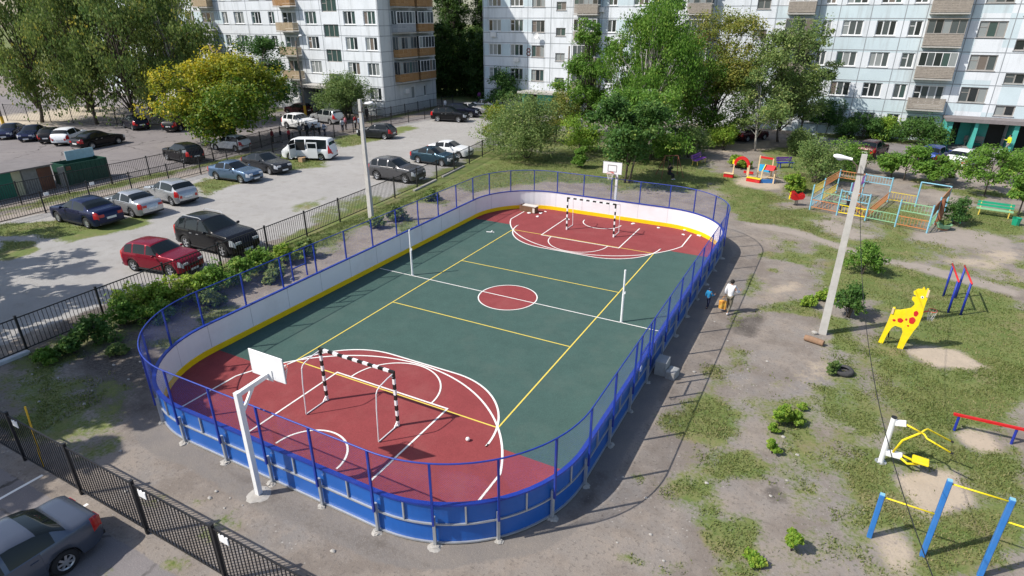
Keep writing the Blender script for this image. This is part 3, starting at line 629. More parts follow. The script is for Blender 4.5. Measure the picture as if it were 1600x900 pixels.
p = at(766, 363, Z0); b = MB(); b.box((0, 0, .02), (.5, .05, .04), .3); b.box((.08, .02, .06), (.05, .32, .03), .3); tag(b.build('scrap_of_wood', m_paper, loc=(p.x, p.y, Z0+.004)), 'white cross shaped scrap lying on the green floor by the left boards', 'litter')
# concrete steps at the gate
t = thing('gate_steps', 'grey precast steps set against the outside of the right hand boards at the gate', 'steps', (8.12, -3.2, 0), R(0))
m_step = paint('grey precast', (.33, .34, .34), rough=.85, var=.14, scale=4, bump=.2, dirt=(.22, .18, .15), dirt_amt=.6)
b = MB(); b.cbox((.14, .12, .29), (.44, .60, .58), .02); b.build('upper_step', m_step, t); b = MB(); b.cbox((.56, -.02, .15), (.36, .52, .30), .02, R(-8)); b.build('lower_step', m_step, t)
# ------------------------------------------------------------------ black picket fences
m_fence = paint('black fence paint', (.016, .016, .018), rough=.5, var=.2, scale=6, spec=.4)
m_sign = paint('white sign plate', (.78, .78, .78), rough=.5, var=.05); m_ypole = paint('yellow paint', (.72, .42, .03), rough=.6, var=.15)
def fence(label, pts, H=1.6, bay=3.12, signs=(), pitch=.15, bar=.018, group='black picket fences'):
    """pts: course of the fence; signs: list of (distance along, side)"""
    o = pts[0]; f = thing('picket_fence', label, 'fence', (o[0], o[1], 0), 0, group)
    L = [0]
    for a, c in zip(pts, pts[1:]): L.append(L[-1]+math.dist(a, c))
    n = max(1, round(L[-1]/bay)); px = [np.interp(i*L[-1]/n, L, [p[0] for p in pts]) for i in range(n+1)]; py = [np.interp(i*L[-1]/n, L, [p[1] for p in pts]) for i in range(n+1)]
    for i in range(n+1):
        b = MB(); b.box((px[i], py[i], (H+.06)/2), (.075, .075, H+.06)); b.box((px[i], py[i], H+.072), (.09, .09, .022)); b.build('post', m_fence, f, world=True)
    for i in range(n):
        a, c = Vector((px[i], py[i], 0)), Vector((px[i+1], py[i+1], 0)); d = (c-a); ln = d.length; d.normalize(); rz = math.atan2(d.y, d.x); b = MB()
        for z in (.16, H-.03): b.beam(a+d*.04+Vector((0, 0, z)), c-d*.04+Vector((0, 0, z)), .032, .045)
        k = int(ln/pitch)
        for j in range(1, k): p = a+d*(ln*j/k); b.box((p.x, p.y, (.184+H-.055)/2), (bar, bar, H-.055-.184), rz)
        pn = b.build('panel', m_fence, f, world=True)
        if i in signs:
            q = a+d*ln*.12; nn = Vector((-d.y, d.x, 0)); b = MB(); b.box((q.x+nn.x*.0, q.y+nn.y*.0, H-.21), (.30, .036, .2), rz); b.build('sign_plate', m_sign, pn, world=True)
    return f
fence('black picket fence along the front car park with the dark grey sedan behind it', [(-16.3, -16.98), (4.6, -17.12)], 1.68, 3.13, signs=(3, 5, 6), pitch=.13, bar=.02)
fence('black picket fence between the gravel car park and the rink', [(-14.4, -16.6), (-14.6, -12.05), (-14.93, .2), (-15.33, 6.5), (-15.7, 12.5), (-16.1, 17.0), (-16.6, 22.1), (-17.2, 26.4), (-17.8, 30)], 1.52, 3.1)
fence('black picket fence on the far side of the gravel car park behind the silver cars', [(-33.9, -12), (-34.5, 0), (-34.6, 7.8), (-35.4, 14), (-36.6, 20.1), (-36.8, 25), (-37.0, 28.8), (-36.9, 33.6), (-36.2, 38.7), (-35.8, 43), (-35.4, 46.5)], 1.45, 3.1, signs=(2, 3, 4, 14))
fence('black picket fence along the asphalt yard behind the grass verge and the green sheds', [(-37.6, -12), (-38.2, -1), (-38.0, 2.1), (-38.1, 9), (-38.4, 14), (-39.3, 20), (-40.2, 25), (-40.6, 29.5)], 1.6, 3.1, signs=(7,))
fence('low black lawn fence along the end wall of the left apartment block', [(-40.4, 36.5), (-40.3, 47), (-40.2, 57)], 1.4, 3.0)
fence('dark mesh fence in front of the sandy field behind the birches', [(-82, 17), (-71, 20.8), (-62, 23.5), (-55, 26)], 2.1, 3.0, pitch=.22)
b = MB(); b.tube([(0, 0, 0), (-.14, .16, 2.0)], .026, 8); p = at(68, 729); tag(b.build('leaning_pole', m_ypole, loc=(p.x, p.y, 0)), 'thin yellow pole leaning on the black fence at the lower left', 'pole')
b = MB(); b.cbox((0, 0, .07), (.22, 2.2, .16), .03); tag(b.build('kerb_stone', paint('white kerb', (.55, .55, .55), rough=.8, var=.15, scale=4), loc=(-14.35, -14.6, 0), ), 'long pale kerb stone at the foot of the car park fence by the left edge', 'kerb')
for i, (a, c) in enumerate((((-15.78, 13.6), (-16.2, 17.2)), ((-16.35, 18.3), (-16.9, 22.6)))):
    b = MB(); d = Vector((c[0]-a[0], c[1]-a[1], 0)); b.cbox((0, 0, .05), (d.length, .22, .14), .02, math.atan2(d.y, d.x)); tag(b.build('kerb_stone', m_conc, loc=((a[0]+c[0])/2+.25, (a[1]+c[1])/2, 0)), ['grey kerb strip under the fence beside the grey crossover', 'grey kerb strip under the fence beside the teal sedan'][i], 'kerb')
# painted bay lines on the front car park
b = MB(); b.quad((-6.23, -22, .004), (-6.13, -22, .004), (-6.13, -17.15, .004), (-6.23, -17.15, .004)); b.quad((-3.88, -22, .004), (-3.78, -22, .004), (-3.78, -17.2, .004), (-3.88, -17.2, .004)); b.build('parking_bay_lines', m_white, kind='structure')
# ------------------------------------------------------------------ lamp poles
m_pole = paint('concrete pole', (.50, .48, .45), rough=.9, var=.14, scale=3, bump=.25, dirt=(.33, .31, .28), dirt_amt=.5); m_lamp = paint('lamp housing', (.80, .80, .82), rough=.35)
def lamp_pole(label, x, y, H, side):
    t = thing('street_lamp', label, 'street lamp', (x, y, 0), 0, 'concrete lamp posts')
    b = MB(); a, c = .15, .095
    vs = [(i*a, j*a*.8, 0) for i, j in ((-1, -1), (1, -1), (1, 1), (-1, 1))]+[(i*c, j*c*.8, H) for i, j in ((-1, -1), (1, -1), (1, 1), (-1, 1))]
    b.add(vs, [(3, 2, 1, 0), (4, 5, 6, 7), (0, 1, 5, 4), (1, 2, 6, 5), (2, 3, 7, 6), (3, 0, 4, 7)]); b.build('pole', m_pole, t)
    b = MB(); b.tube([(side*.10, 0, H-.75), (side*.16, 0, H-.45), (side*.42, 0, H-.22)], .022, 8); b.box((0, 0, H-.72), (.25, .21, .05)); b.build('bracket', paint('rusty steel', (.16, .12, .10), rough=.7, metal=.3), t)
    b = MB(); k = 12; st = [(.36, .055, .05), (.5, .07, .06), (.62, .10, .075), (.78, .14, .095), (.92, .13, .085), (1.02, .06, .04)]; vs = []
    for sx, ry, rzv in st: vs += [(side*sx, ry*math.cos(2*math.pi*j/k), H-.22+(sx-.36)*.12+rzv*math.sin(2*math.pi*j/k)) for j in range(k)]
    b.add(vs, [(i*k+j, i*k+(j+1) % k, (i+1)*k+(j+1) % k, (i+1)*k+j) for i in range(len(st)-1) for j in range(k)]+[tuple(range(k)), tuple(range(len(vs)-k, len(vs)))]); h = b.build('lamp_head', m_lamp, t, smooth=True)
    b = MB(); b.ball((side*.78, 0, H-.25), .10, 10, (1.2, .9, .55)); b.build('lens', glass('lamp lens', (.45, .47, .50), .15), h, smooth=True)
    return t
lamp_pole('concrete lamp post in the car park strip left of the rink', -13.29, 6.0, 7.72, 1)
lamp_pole('tall pale concrete lamp post on the playground edge right of the rink', 13.44, 3.12, 7.55, -1)
m_wpole = paint('grey timber pole', (.23, .19, .16), rough=.9, var=.25, scale=5, bump=.3)
def wood_pole(label, px, py, tx, ty, r, painted):
    p = at(px, py); H = height_at(p.x, p.y, tx, ty); t = thing('utility_pole', label, 'utility pole', (p.x, p.y, 0), 0, 'timber utility poles')
    b = MB(); b.tube([(0, 0, 0), (0, 0, H)], [r, r*.7], 10); b.build('pole', m_wpole, t)
    if painted: b = MB(); b.tube([(0, 0, 0), (0, 0, 1.5)], [r*1.12, r*1.08], 10); b.build('painted_foot', m_ypole, t)
    return t, H
t, H = wood_pole('timber pole with a yellow painted foot before the left apartment block', 478, 183, 468, 64, .15, True)
b = MB(); b.tube([(0, 0, H-.4), (.7, -.3, H+.35), (1.3, -.5, H+.6)], .03, 6); b.build('arm', m_wpole, t); b = MB(); b.ball((1.55, -.58, H+.66), .2, 8, (1.6, .8, .6)); b.build('lamp_head', m_lamp, t, smooth=True)
wood_pole('thin timber pole standing among the shrubs left of the tall birch', 885, 200, 888, 72, .12, False)
wood_pole('leaning grey timber pole before the right apartment block', 1258, 205, 1276, 85, .15, False)
wood_pole('timber pole with a yellow painted foot at the far left edge', 8, 202, 0, 60, .16, True)
# cable from the right hand lamp post, sagging towards the building behind the camera
b = MB(); A_ = Vector((13.40, 3.0, 7.15)); pts = []
for i in range(34):
    y = 3.0-i; u = y; x = 13.40+(14.70-13.40)*(3.0-y)/17.85; z = 4.62+.0183*(y+8.9)**2
    if i == 0: z = 7.15
    pts.append((x, y, z))
b.tube(pts, .009, 6); tag(b.build('cable', paint('black cable', (.02, .02, .02), rough=.5)), 'thin black cable sagging from the right hand lamp post over the playground', 'cable')
# ------------------------------------------------------------------ sheds by the yard
m_rust = paint('rusty sheet', (.17, .075, .045), rough=.85, var=.3, scale=3, bump=.2, dirt=(.09, .06, .05), dirt_amt=.7); m_dgreen = paint('dark green sheet', (.012, .065, .042), rough=.55, var=.15, scale=2, dirt=(.03, .05, .035), dirt_amt=.5)
m_lgreen = paint('green sheet door', (.018, .16, .10), rough=.5, var=.15, scale=2, dirt=(.05, .12, .09), dirt_amt=.5); m_cream = paint('cream rendering', (.50, .46, .30), rough=.9, var=.2, scale=2); m_grey = paint('grey planks', (.24, .23, .21), rough=.9, var=.25, scale=4); m_roof = paint('grey roofing felt', (.175, .160, .158), rough=.95, var=.18, scale=1.2, dirt=(.12, .11, .11), dirt_amt=.5)
t = thing('shed', 'low flat roofed shed with a patchwork front of green, rust and grey sheets', 'shed', (-40.6, -2, 0), R(0))
b = MB(); b.box((-2.2, -.95, .92), (3.9, 8.6, 1.84)); b.build('walls', m_grey, t)
b = MB(); b.box((-2.1, -.95, 1.88), (4.4, 8.8, .08)); b.build('roof', m_roof, t)
for y0, y1, m, nm, h in ((-5.0, .6, m_lgreen, 'door', 1.8), (.62, 1.2, m_cream, 'pier', 1.8), (1.3, 2.3, m_grey, 'wall_sheet', 1.82), (2.32, 3.28, m_rust, 'wall_sheet', 1.7)):
    b = MB(); b.box((-.215, (y0+y1)/2, h/2), (.05, y1-y0, h)); b.build(nm, m, t)
t = thing('waste_container', 'dark green metal container with its pale blue lid standing open', 'container', (-40.6, 3.7, 0), R(0))
b = MB()
for c, d in (((.2, 0, .85), (.06, 3.3, 1.7)), ((-1.6, 0, .85), (.06, 3.3, 1.7)), ((-.7, -1.62, .85), (1.74, .06, 1.7)), ((-.7, 1.62, .85), (1.74, .06, 1.7)), ((-.7, 0, .1), (1.74, 3.18, .06))): b.box(c, d)
for k in range(9): b.box((.24, -1.5+k*.37, .85), (.03, .05, 1.6))
b.build('container_walls', m_dgreen, t); b = MB(); b.box((-1.5, .6, 2.0), (.05, 2.2, .75), 0); b.build('lid', paint('pale blue sheet', (.40, .55, .60), rough=.5), t)
b = MB(); b.box((.28, -1.4, 1.4), (.02, .35, .3)); b.build('rust_patch', m_rust, t)
b = MB(); b.box((.245, -1.95, .8), (.08, .5, 1.6)); b.box((.25, -1.72, .8), (.06, .04, 1.66)); tag(b.build('plank_panel', m_grey, loc=(-40.6, 3.7, 0)), 'grey plank panel between the rust shed and the dark green container', 'panel')
# ------------------------------------------------------------------ apartment blocks
m_wp = paint('white wall panel', (.70, .73, .765), rough=.85, var=.07, scale=.35, dirt=(.50, .54, .57), dirt_amt=.55, fine=.06); m_bp = paint('pale blue wall panel', (.55, .645, .685), rough=.85, var=.08, scale=.35, dirt=(.44, .53, .57), dirt_amt=.55, fine=.05)
m_gp = paint('pale grey wall panel', (.56, .58, .59), rough=.85, var=.07, scale=.35, dirt=(.36, .38, .39), dirt_amt=.35, fine=.05)
m_seam = paint('panel joint mortar', (.26, .28, .30), rough=.9); m_fr = paint('white window frame', (.72, .72, .72), rough=.5, var=.08); m_wfr = paint('grey timber frame', (.30, .28, .26), rough=.7, var=.2)
panes = [glass('window glass dark', (.020, .026, .030)), glass('window glass grey', (.075, .09, .095), .12), glass('window glass with lace curtain', (.26, .28, .28), .25), glass('window glass with drape', (.16, .13, .11), .3), glass('window glass green grey', (.05, .085, .08), .1)]
m_wpl = [paint('weathered balcony boards', (.32, .28, .24), rough=.85, var=.25, scale=6), paint('varnished balcony boards', (.36, .20, .085), rough=.8, var=.22, scale=5), paint('grey balcony sheet', (.33, .35, .38), rough=.7, var=.1), paint('tan balcony boards', (.40, .31, .20), rough=.85, var=.2, scale=6)]
m_slab = paint('balcony slab', (.42, .40, .37), rough=.9, var=.15); m_dark = paint('dark entrance', (.03, .028, .026), rough=.8); m_teal = paint('turquoise wall paint', (.07, .40, .34), rough=.8, var=.15, scale=1.5, dirt=(.2, .4, .36), dirt_amt=.4)
def streaks(m, amt):
    t = m.node_tree; N, Lk = t.nodes, t.links; b = N['Principled BSDF']; src = b.inputs['Base Color'].links[0].from_socket
    g = N.new('ShaderNodeNewGeometry'); mp = N.new('ShaderNodeMapping'); mp.inputs['Scale'].default_value = (1.6, 1.6, .16); Lk.new(g.outputs['Position'], mp.inputs['Vector'])
    n = N.new('ShaderNodeTexNoise'); n.inputs['Scale'].default_value = 1.0; n.inputs['Detail'].default_value = 6; n.inputs['Roughness'].default_value = .7; Lk.new(mp.outputs[0], n.inputs['Vector'])
    r = N.new('ShaderNodeMapRange'); r.inputs['From Min'].default_value = .5; r.inputs['From Max'].default_value = .72; r.inputs['To Max'].default_value = amt; Lk.new(n.outputs['Fac'], r.inputs['Value'])
    x = N.new('ShaderNodeMix'); x.data_type = 'RGBA'; x.inputs[7].default_value = (.36, .38, .39, 1); Lk.new(r.outputs[0], x.inputs[0]); Lk.new(src, x.inputs[6]); Lk.new(x.outputs[2], b.inputs['Base Color'])
for m_ in (m_wp, m_bp, m_gp, m_slab): streaks(m_, .6)
class Facade:
    """a wall plane: origin, direction u along the wall, normal n outwards"""
    def __init__(s, root, o, u, n): s.root = root; s.o = Vector((*o, 0)); s.u = Vector((*u, 0)); s.n = Vector((*n, 0)); s.holes = []; s.rng = random.Random(hash((round(o[0], 1), round(o[1], 1))) & 0xffff)
    def p(s, u, z, d=0.0): return s.o+s.u*u+s.n*d+Vector((0, 0, z))
    def bx(s, b, u0, u1, z0, z1, d0, d1, mi=None):
        vs = [s.p(u, z, d) for d in (d0, d1) for z in (z0, z1) for u in (u0, u1)]
        b.add(vs, [(0, 2, 3, 1), (4, 5, 7, 6), (0, 1, 5, 4), (2, 6, 7, 3), (0, 4, 6, 2), (1, 3, 7, 5)], mi)
    def window(s, u0, u1, z0, z1, kind=0, sill=True, parts=None, timber=False):
        s.holes.append((u0, u1, z0, z1)); r = s.rng
        b = MB(); f = .10; rec = -.10; w_ = u1-u0
        s.bx(b, u0, u1, z0, z0+f, rec-.05, rec); s.bx(b, u0, u1, z1-f, z1, rec-.05, rec); s.bx(b, u0, u0+f, z0+f, z1-f, rec-.05, rec); s.bx(b, u1-f, u1, z0+f, z1-f, rec-.05, rec)
        parts = parts or (3 if w_ > 1.7 else 2 if w_ > .95 else 1)
        for k in range(1, parts): c = u0+w_*k/parts; s.bx(b, c-.055, c+.055, z0+f, z1-f, rec-.05, rec)
        if r.random() < .4 and parts > 1: s.bx(b, u0+f, u0+w_/parts-.04, z0+(z1-z0)*.62, z0+(z1-z0)*.62+.06, rec-.05, rec)
        if sill: s.bx(b, u0-.08, u1+.08, z0-.05, z0-.005, -.10, .07)
        fr = b.build('window', m_wfr if timber else m_fr, s.root, world=True)
        b = MB(); ms = []
        for k in range(parts):
            a, c = u0+w_*k/parts+.02, u0+w_*(k+1)/parts-.02
            mi = r.choices(range(5), (3.5, 4, 4.5, 1.5, 3))[0] if kind == 0 else kind
            b.quad(s.p(a, z0+.03, rec-.03), s.p(c, z0+.03, rec-.03), s.p(c, z1-.03, rec-.03), s.p(a, z1-.03, rec-.03), mi)
        b.build('pane', panes, fr, world=True)
    def wall(s, u0, u1, zs, pick, mats, seams_u, seams_z, name='wall'):
        us = sorted(set([round(v, 3) for h in s.holes for v in h[:2]]+[u0, u1])); zz = sorted(set([round(v, 3) for h in s.holes for v in h[2:]]+list(zs)))
        us = [v for v in us if u0 <= v <= u1]; b = MB()
        H = [tuple(round(v, 3) for v in h) for h in s.holes]
        for i in range(len(us)-1):
            uc = (us[i]+us[i+1])/2
            col = [h for h in H if h[0] < uc < h[1]]
            for j in range(len(zz)-1):
                zc = (zz[j]+zz[j+1])/2
                if any(h[2] < zc < h[3] for h in col): continue
                b.quad(s.p(us[i], zz[j]), s.p(us[i+1], zz[j]), s.p(us[i+1], zz[j+1]), s.p(us[i], zz[j+1]), pick(uc, zc))
        for h in H:
            d = -.16; q = pick((h[0]+h[1])/2, h[2]-.1)
            A = [(h[0], h[2]), (h[1], h[2]), (h[1], h[3]), (h[0], h[3])]
            for k in range(4): a, c = A[k], A[(k+1) % 4]; b.quad(s.p(*a), s.p(*c), s.p(*c, d), s.p(*a, d), q)
        sm = len(mats)
        def free(ua, ub, za, zb): return not any(h[0] < ub and h[1] > ua and h[2] < zb and h[3] > za for h in H)
        for z in seams_z:
            cuts = [v for v in us]; 
            for i in range(len(cuts)-1):
                if free(cuts[i], cuts[i+1], z-.045, z+.045): s.bx(b, cuts[i], cuts[i+1], z-.042, z+.042, -.02, .006, sm)
        for u in seams_u:
            for i in range(len(zz)-1):
                if free(u-.04, u+.04, zz[i], zz[i+1]): s.bx(b, u-.038, u+.038, zz[i], zz[i+1], -.02, .0045, sm)
        return b.build(name, list(mats)+[m_seam], s.root, world=True)
    def balcony(s, u0, u1, z, bmat, glazed, d=1.05, ph=1.05, cover=True, H=2.55, awn=False, ends=None):
        r = s.rng; b = MB(); s.bx(b, u0-.03, u1+.03, z-.14, z, .002, d+.03); bal = b.build('balcony', m_slab, s.root, world=True)
        b = MB(); n = 7
        for k in range(n):
            za, zb = z+.06+k*(ph-.06)/n, z+.06+(k+1)*(ph-.06)/n-.018
            s.bx(b, u0, u1, za, zb, d-.03, d)
            s.bx(b, u0, u0+.03, za, zb, .03, d-.032); s.bx(b, u1-.03, u1, za, zb, .03, d-.032)
        s.bx(b, u0-.02, u1+.02, z+ph, z+ph+.04, d-.06, d+.025)
        b.build('parapet', m_wpl[bmat], bal, world=True)
        if glazed:
            z0, z1 = z+ph+.042, z+H; b = MB(); g = MB(); k = max(3, int((u1-u0)/.62))
            s.bx(b, u0, u1, z0, z0+.07, d-.06, d-.005); s.bx(b, u0, u1, z1-.07, z1, d-.06, d-.005)
            for i in range(k+1): c = u0+(u1-u0-.06)*i/k; s.bx(b, c, c+.06, z0+.07, z1-.07, d-.06, d-.005)
            for e in (u0, u1-.05):
                for dd in (.03, d*.5, d-.12): s.bx(b, e, e+.05, z0, z1-.001, dd, dd+.05)
            b.build('balcony_frame', m_fr if glazed == 1 else m_wfr, bal, world=True)
            for i in range(k): a, c = u0+(u1-u0-.06)*i/k+.06, u0+(u1-u0-.06)*(i+1)/k; g.quad(s.p(a, z0+.05, d-.03), s.p(c, z0+.05, d-.03), s.p(c, z1-.05, d-.03), s.p(a, z1-.05, d-.03), r.choices(range(5), (5, 4, 3, 1, 1))[0])
            for e in (u0+.02, u1-.03): g.quad(s.p(e, z0, .03), s.p(e, z0, d-.06), s.p(e, z1, d-.06), s.p(e, z1, .03), r.randrange(2))
            g.build('balcony_glass', panes, bal, world=True)
        if awn: b = MB(); s.bx(b, u0-.1, u1+.1, z+H, z+H+.05, .0, d+.15); b.build('canopy_sheet', m_wpl[0], bal, world=True)
        return bal
def block_body(root, x0, x1, y0, y1, top):
    """roof slab and the two or three plain sides"""
    b = MB(); b.box(((x0+x1)/2, (y0+y1)/2, top+.15), (x1-x0+.3, y1-y0+.3, .3)); b.build('roof', m_slab, root, world=True)
ST = 3.1; TOPF = 9
# --- left block: front on y = 43, end wall on x = -41.8
t = thing('apartment_block', 'white panel apartment block on the left with orange brown balconies on its end wall', 'apartment block', (-70, 49, 0))
x0, x1, yf, yb = -104.0, -41.8, 43.0, 55.0; F = Facade(t, (x0, yf), (1, 0), (0, -1)); zb = 1.15; TOP = zb+ST*TOPF
def fl(k): return zb+ST*k
colsL = [(-47.54, -45.54), (-44.19, -42.25), (-54.34, -52.28), (-61.23, -60.08), (-64.61, -62.77), (-68.24, -66.21), (-70.74, -69.62), (-78.9, -77.0), (-83.5, -81.5), (-87.5, -85.5), (-93, -91), (-98, -96)]
for k in range(6):
    for a, c in colsL: F.window(a-x0, c-x0, fl(k)+.85, fl(k)+2.45)
    for a, c in ((-51.16, -48.54), (-90.6, -88.4)):
        if k: F.window(a-x0, c-x0, fl(k)-.72, fl(k)+.86, 4, sill=False, parts=3, timber=True)
for a, c in ((-58.9, -55.7), (-75.6, -72.3)):
    for k in range(6):
        F.window(a-x0+.35, c-x0-.2, fl(k)+.3, fl(k)+2.4, parts=3)
        if k: F.balcony(a-x0, c-x0, fl(k), (3, 3, 3, 3, 1, 3)[k] if a > -60 else (3, 0, 3, 2, 3, 3)[k], (1 if (k+int(a)) % 2 else 0) if a < -60 else 0)
zs = [0]+[z for k in range(TOPF+1) for z in (fl(k), fl(k)+.85, fl(k)+2.45)][:-2]
def pickL(u, z):
    x = u+x0
    if z < zb: return 2
    return 1 if (x < -69 and int((z-zb+.65)//1.55) % 2) or (-59.2 < x < -52) and False else 0
F.wall(0, x1-x0, zs, pickL, (m_wp, m_bp, m_gp), [-41.9-x0+.0, -48.2-x0, -51.5-x0, -55.3-x0, -59.3-x0, -65.5-x0, -71.8-x0], [fl(k)+.72 for k in range(TOPF)]+[fl(k)+2.6 for k in range(TOPF)]+[zb])
b = MB()
for (px_, py_, qx, qy) in ((x0, yb, x1, yb), (x0, yf, x0, yb)): b.quad((px_, py_, 0), (qx, qy, 0), (qx, qy, TOP), (px_, py_, TOP))
b.build('rear_wall', m_gp, t, world=True); block_body(t, x0, x1, yf, yb, TOP)
E_ = Facade(t, (x1, yf), (0, 1), (1, 0))
for k in range(6):
    if k == 0:
        E_.window(6.0, 6.9, fl(0)+.5, fl(0)+2.2); E_.window(9.0, 9.6, fl(0)+.6, fl(0)+2.1)
    else:
        E_.window(2.9, 5.9, fl(k)+.25, fl(k)+2.3, parts=3); E_.window(7.4, 10.2, fl(k)+.25, fl(k)+2.3, parts=3)
        E_.balcony(2.55, 6.55, fl(k)-.1, 2 if k == 3 else 1, (0, 2, 2, 1, 1, 1)[k], 1.0, 1.0); E_.balcony(7.15, 10.75, fl(k)-.1, 1, (0, 1, 1, 1, 1, 1)[k], 1.0, 1.0)
E_.wall(0, yb-yf, zs, lambda u, z: 2 if z < zb else (0 if u < 2.4 else 2), (m_gp, m_bp, m_gp), [2.3, 11.2], [fl(k)+.72 for k in range(TOPF)]+[fl(k)+2.6 for k in range(TOPF)])
b = MB(); b.box((-41.8+.2, 47.6, fl(0)+1.7), (.38, .8, .6)); b.build('air_conditioner', m_fr, t, world=True)
# entrance with canopy
b = MB(); b.box((-50.8, 41.5, 3.6), (7.2, 3.0, .18)); b.box((-50.8, 40.02, 3.62), (7.3, .08, .34)); b.build('entrance_canopy', m_slab, t, world=True)
b = MB(); b.box((-54.2, 41.5, 1.76), (.3, 2.9, 3.5)); b.build('entrance_wall', m_gp, t, world=True); b = MB(); b.box((-50.3, 42.0, 1.76), (1.6, 1.9, 3.5)); b.build('entrance_wall', m_gp, t, world=True); b = MB(); b.tube([(-47.5, 40.2, 0), (-47.5, 40.2, 3.5)], .07, 8); b.build('canopy_post', m_gp, t, world=True)
b = MB(); b.build('door', m_dark, t, world=True); b = MB(); b.box((-52.6, 42.9, 1.3), (2.6, .1, 2.6)); b.build('door', m_dark, t, world=True); b = MB(); b.box((-48.5, 42.9, 1.3), (1.8, .1, 2.6)); b.build('door', m_dark, t, world=True)
# --- long block behind: front on y = 56.5, in two adjoining sections
def long_block(label, x0, x1, ends):
    t = thing('apartment_block', label, 'apartment block', ((x0+x1)/2, 62, 0)); return t, Facade(t, (x0, 56.5), (1, 0), (0, -1))
zb2 = .15
def fl2(k): return zb2+ST*k
TOP2 = zb2+ST*TOPF
def finish(t, F, x0, x1, pick, seams, mats):
    zs = [-.05]+[z for k in range(TOPF+1) for z in (fl2(k), fl2(k)+.95, fl2(k)+2.45)][:-2]
    F.wall(0, x1-x0, zs, pick, mats, [s-x0 for s in seams], [fl2(k)+.80 for k in range(TOPF)]+[fl2(k)+2.62 for k in range(TOPF)])
    b = MB()
    for (a, c, e, g) in ((x0, 68.5, x1, 68.5), (x0, 56.5, x0, 68.5), (x1, 56.5, x1, 68.5)): b.quad((a, c, 0), (e, g, 0), (e, g, TOP2), (a, c, TOP2))
    b.build('side_wall', m_gp, t, world=True); block_body(t, x0, x1, 56.5, 68.5, TOP2)
x0, x1 = -34.4, 3.6
t, F = long_block('white and pale blue apartment block behind the tall birch', x0, x1, 0)
for k in range(6):
    for a, c in ((-33.54, -31.51), (-30.11, -28.1), (-16.15, -14.96), (-12.9, -11.0), (-9.6, -7.8)): F.window(a-x0, c-x0, fl2(k)+.95, fl2(k)+2.45)
    F.window(-26.8-x0, -24.91-x0, fl2(k)+.85, fl2(k)+2.35, timber=True, parts=3)
    for a, c in ((-23.24, -21.87), (1.5, 2.94)): F.window(a-x0, c-x0, fl2(k)-.30+ST*.5-1.55+.75, fl2(k)-.30+ST*.5-1.55+1.75, parts=2, timber=True, kind=0) if k else None
    for a, c in ((-20.34, -17.18), (-6.1, -3.3)):
        F.window(a-x0+.3, c-x0-.3, fl2(k)+.3, fl2(k)+2.4, parts=3)
        if k: F.balcony(a-x0, c-x0, fl2(k), 0, (0, 2, 1, 1, 2, 1)[k])
F_ = lambda u, z: (1 if (u+x0 < -27.3 and int((z-zb2+.6)//1.55) % 2 == 1) or (u+x0 > -17 and u+x0 < -7 and int((z-zb2+.6)//1.55) % 2 == 1) else 0)
finish(t, F, x0, x1, F_, [-34.3, -27.4, -24.0, -20.9, -16.9, -10.4, -6.6, -3.0, .8], (m_wp, m_bp))
b = MB(); b.box((-23.6, 55.0, 2.85), (7.6, 2.8, .16)); b.box((-23.6, 53.62, 2.86), (7.7, .08, .3)); b.build('entrance_canopy', m_slab, t, world=True)
for c, d in (((-26.9, 55.4, 1.38), (.3, 2.1, 2.76)), ((-24.2, 55.9, 1.38), (2.2, 1.1, 2.76)), ((-20.2, 55.4, 1.38), (.3, 2.1, 2.76))): b = MB(); b.box(c, d); b.build('entrance_wall', m_teal, t, world=True)
b = MB(); b.build('door', m_dark, t, world=True); b = MB(); b.box((-26.1, 56.4, 1.1), (1.2, .1, 2.2)); b.build('door', m_dark, t, world=True); b = MB(); b.box((-21.6, 56.4, 1.1), (1.6, .1, 2.2)); b.build('door', m_dark, t, world=True)
b = MB(); b.box((-32.6, 56.3, fl2(3)+.55), (.8, .36, .6)); b.build('air_conditioner', m_fr, t, world=True)
for (ax, ak) in ((-29.0, 2), (-17.0, 4), (-13.5, 3)): b = MB(); b.box((ax, 56.3, fl2(ak)+.5), (.8, .36, .55)); b.build('air_conditioner', m_fr, t, world=True)
b = MB(); b.lathe([(0, .0), (.25, .05), (.42, .14)], 14, (0, 0, 0), 'Y'); b.v = [(x-25.9, 56.0-y*1.0, z+fl2(3)+.55) for x, y, z in b.v]; b.beam((-25.9, 56.02, fl2(3)+.5), (-25.9, 56.48, fl2(3)+.4), .05); b.build('satellite_dish', m_fr, t, world=True)
cu = bpy.data.curves.new('house_number', 'FONT'); cu.body = '8'; cu.size = 1.45; cu.extrude = .02; cu.align_x = 'CENTER'; cu.materials.append(paint('dark red number', (.10, .03, .03), rough=.7))
tmp = bpy.data.objects.new('house_number', cu); COL.objects.link(tmp); bpy.context.view_layer.update()
me = bpy.data.meshes.new_from_object(tmp.evaluated_get(bpy.context.evaluated_depsgraph_get())); me.name = 'house_number'; COL.objects.unlink(tmp); bpy.data.objects.remove(tmp)
o = bpy.data.objects.new('house_number', me); COL.objects.link(o); o.parent = t; o.rotation_euler = (math.pi/2, 0, 0); o.location = Vector((-27.25, 56.46, fl2(2)+1.0))-t.location
x0, x1 = 3.62, 48.0
t, F = long_block('pale blue panel apartment block on the right with a turquoise entrance', x0, x1, 0)
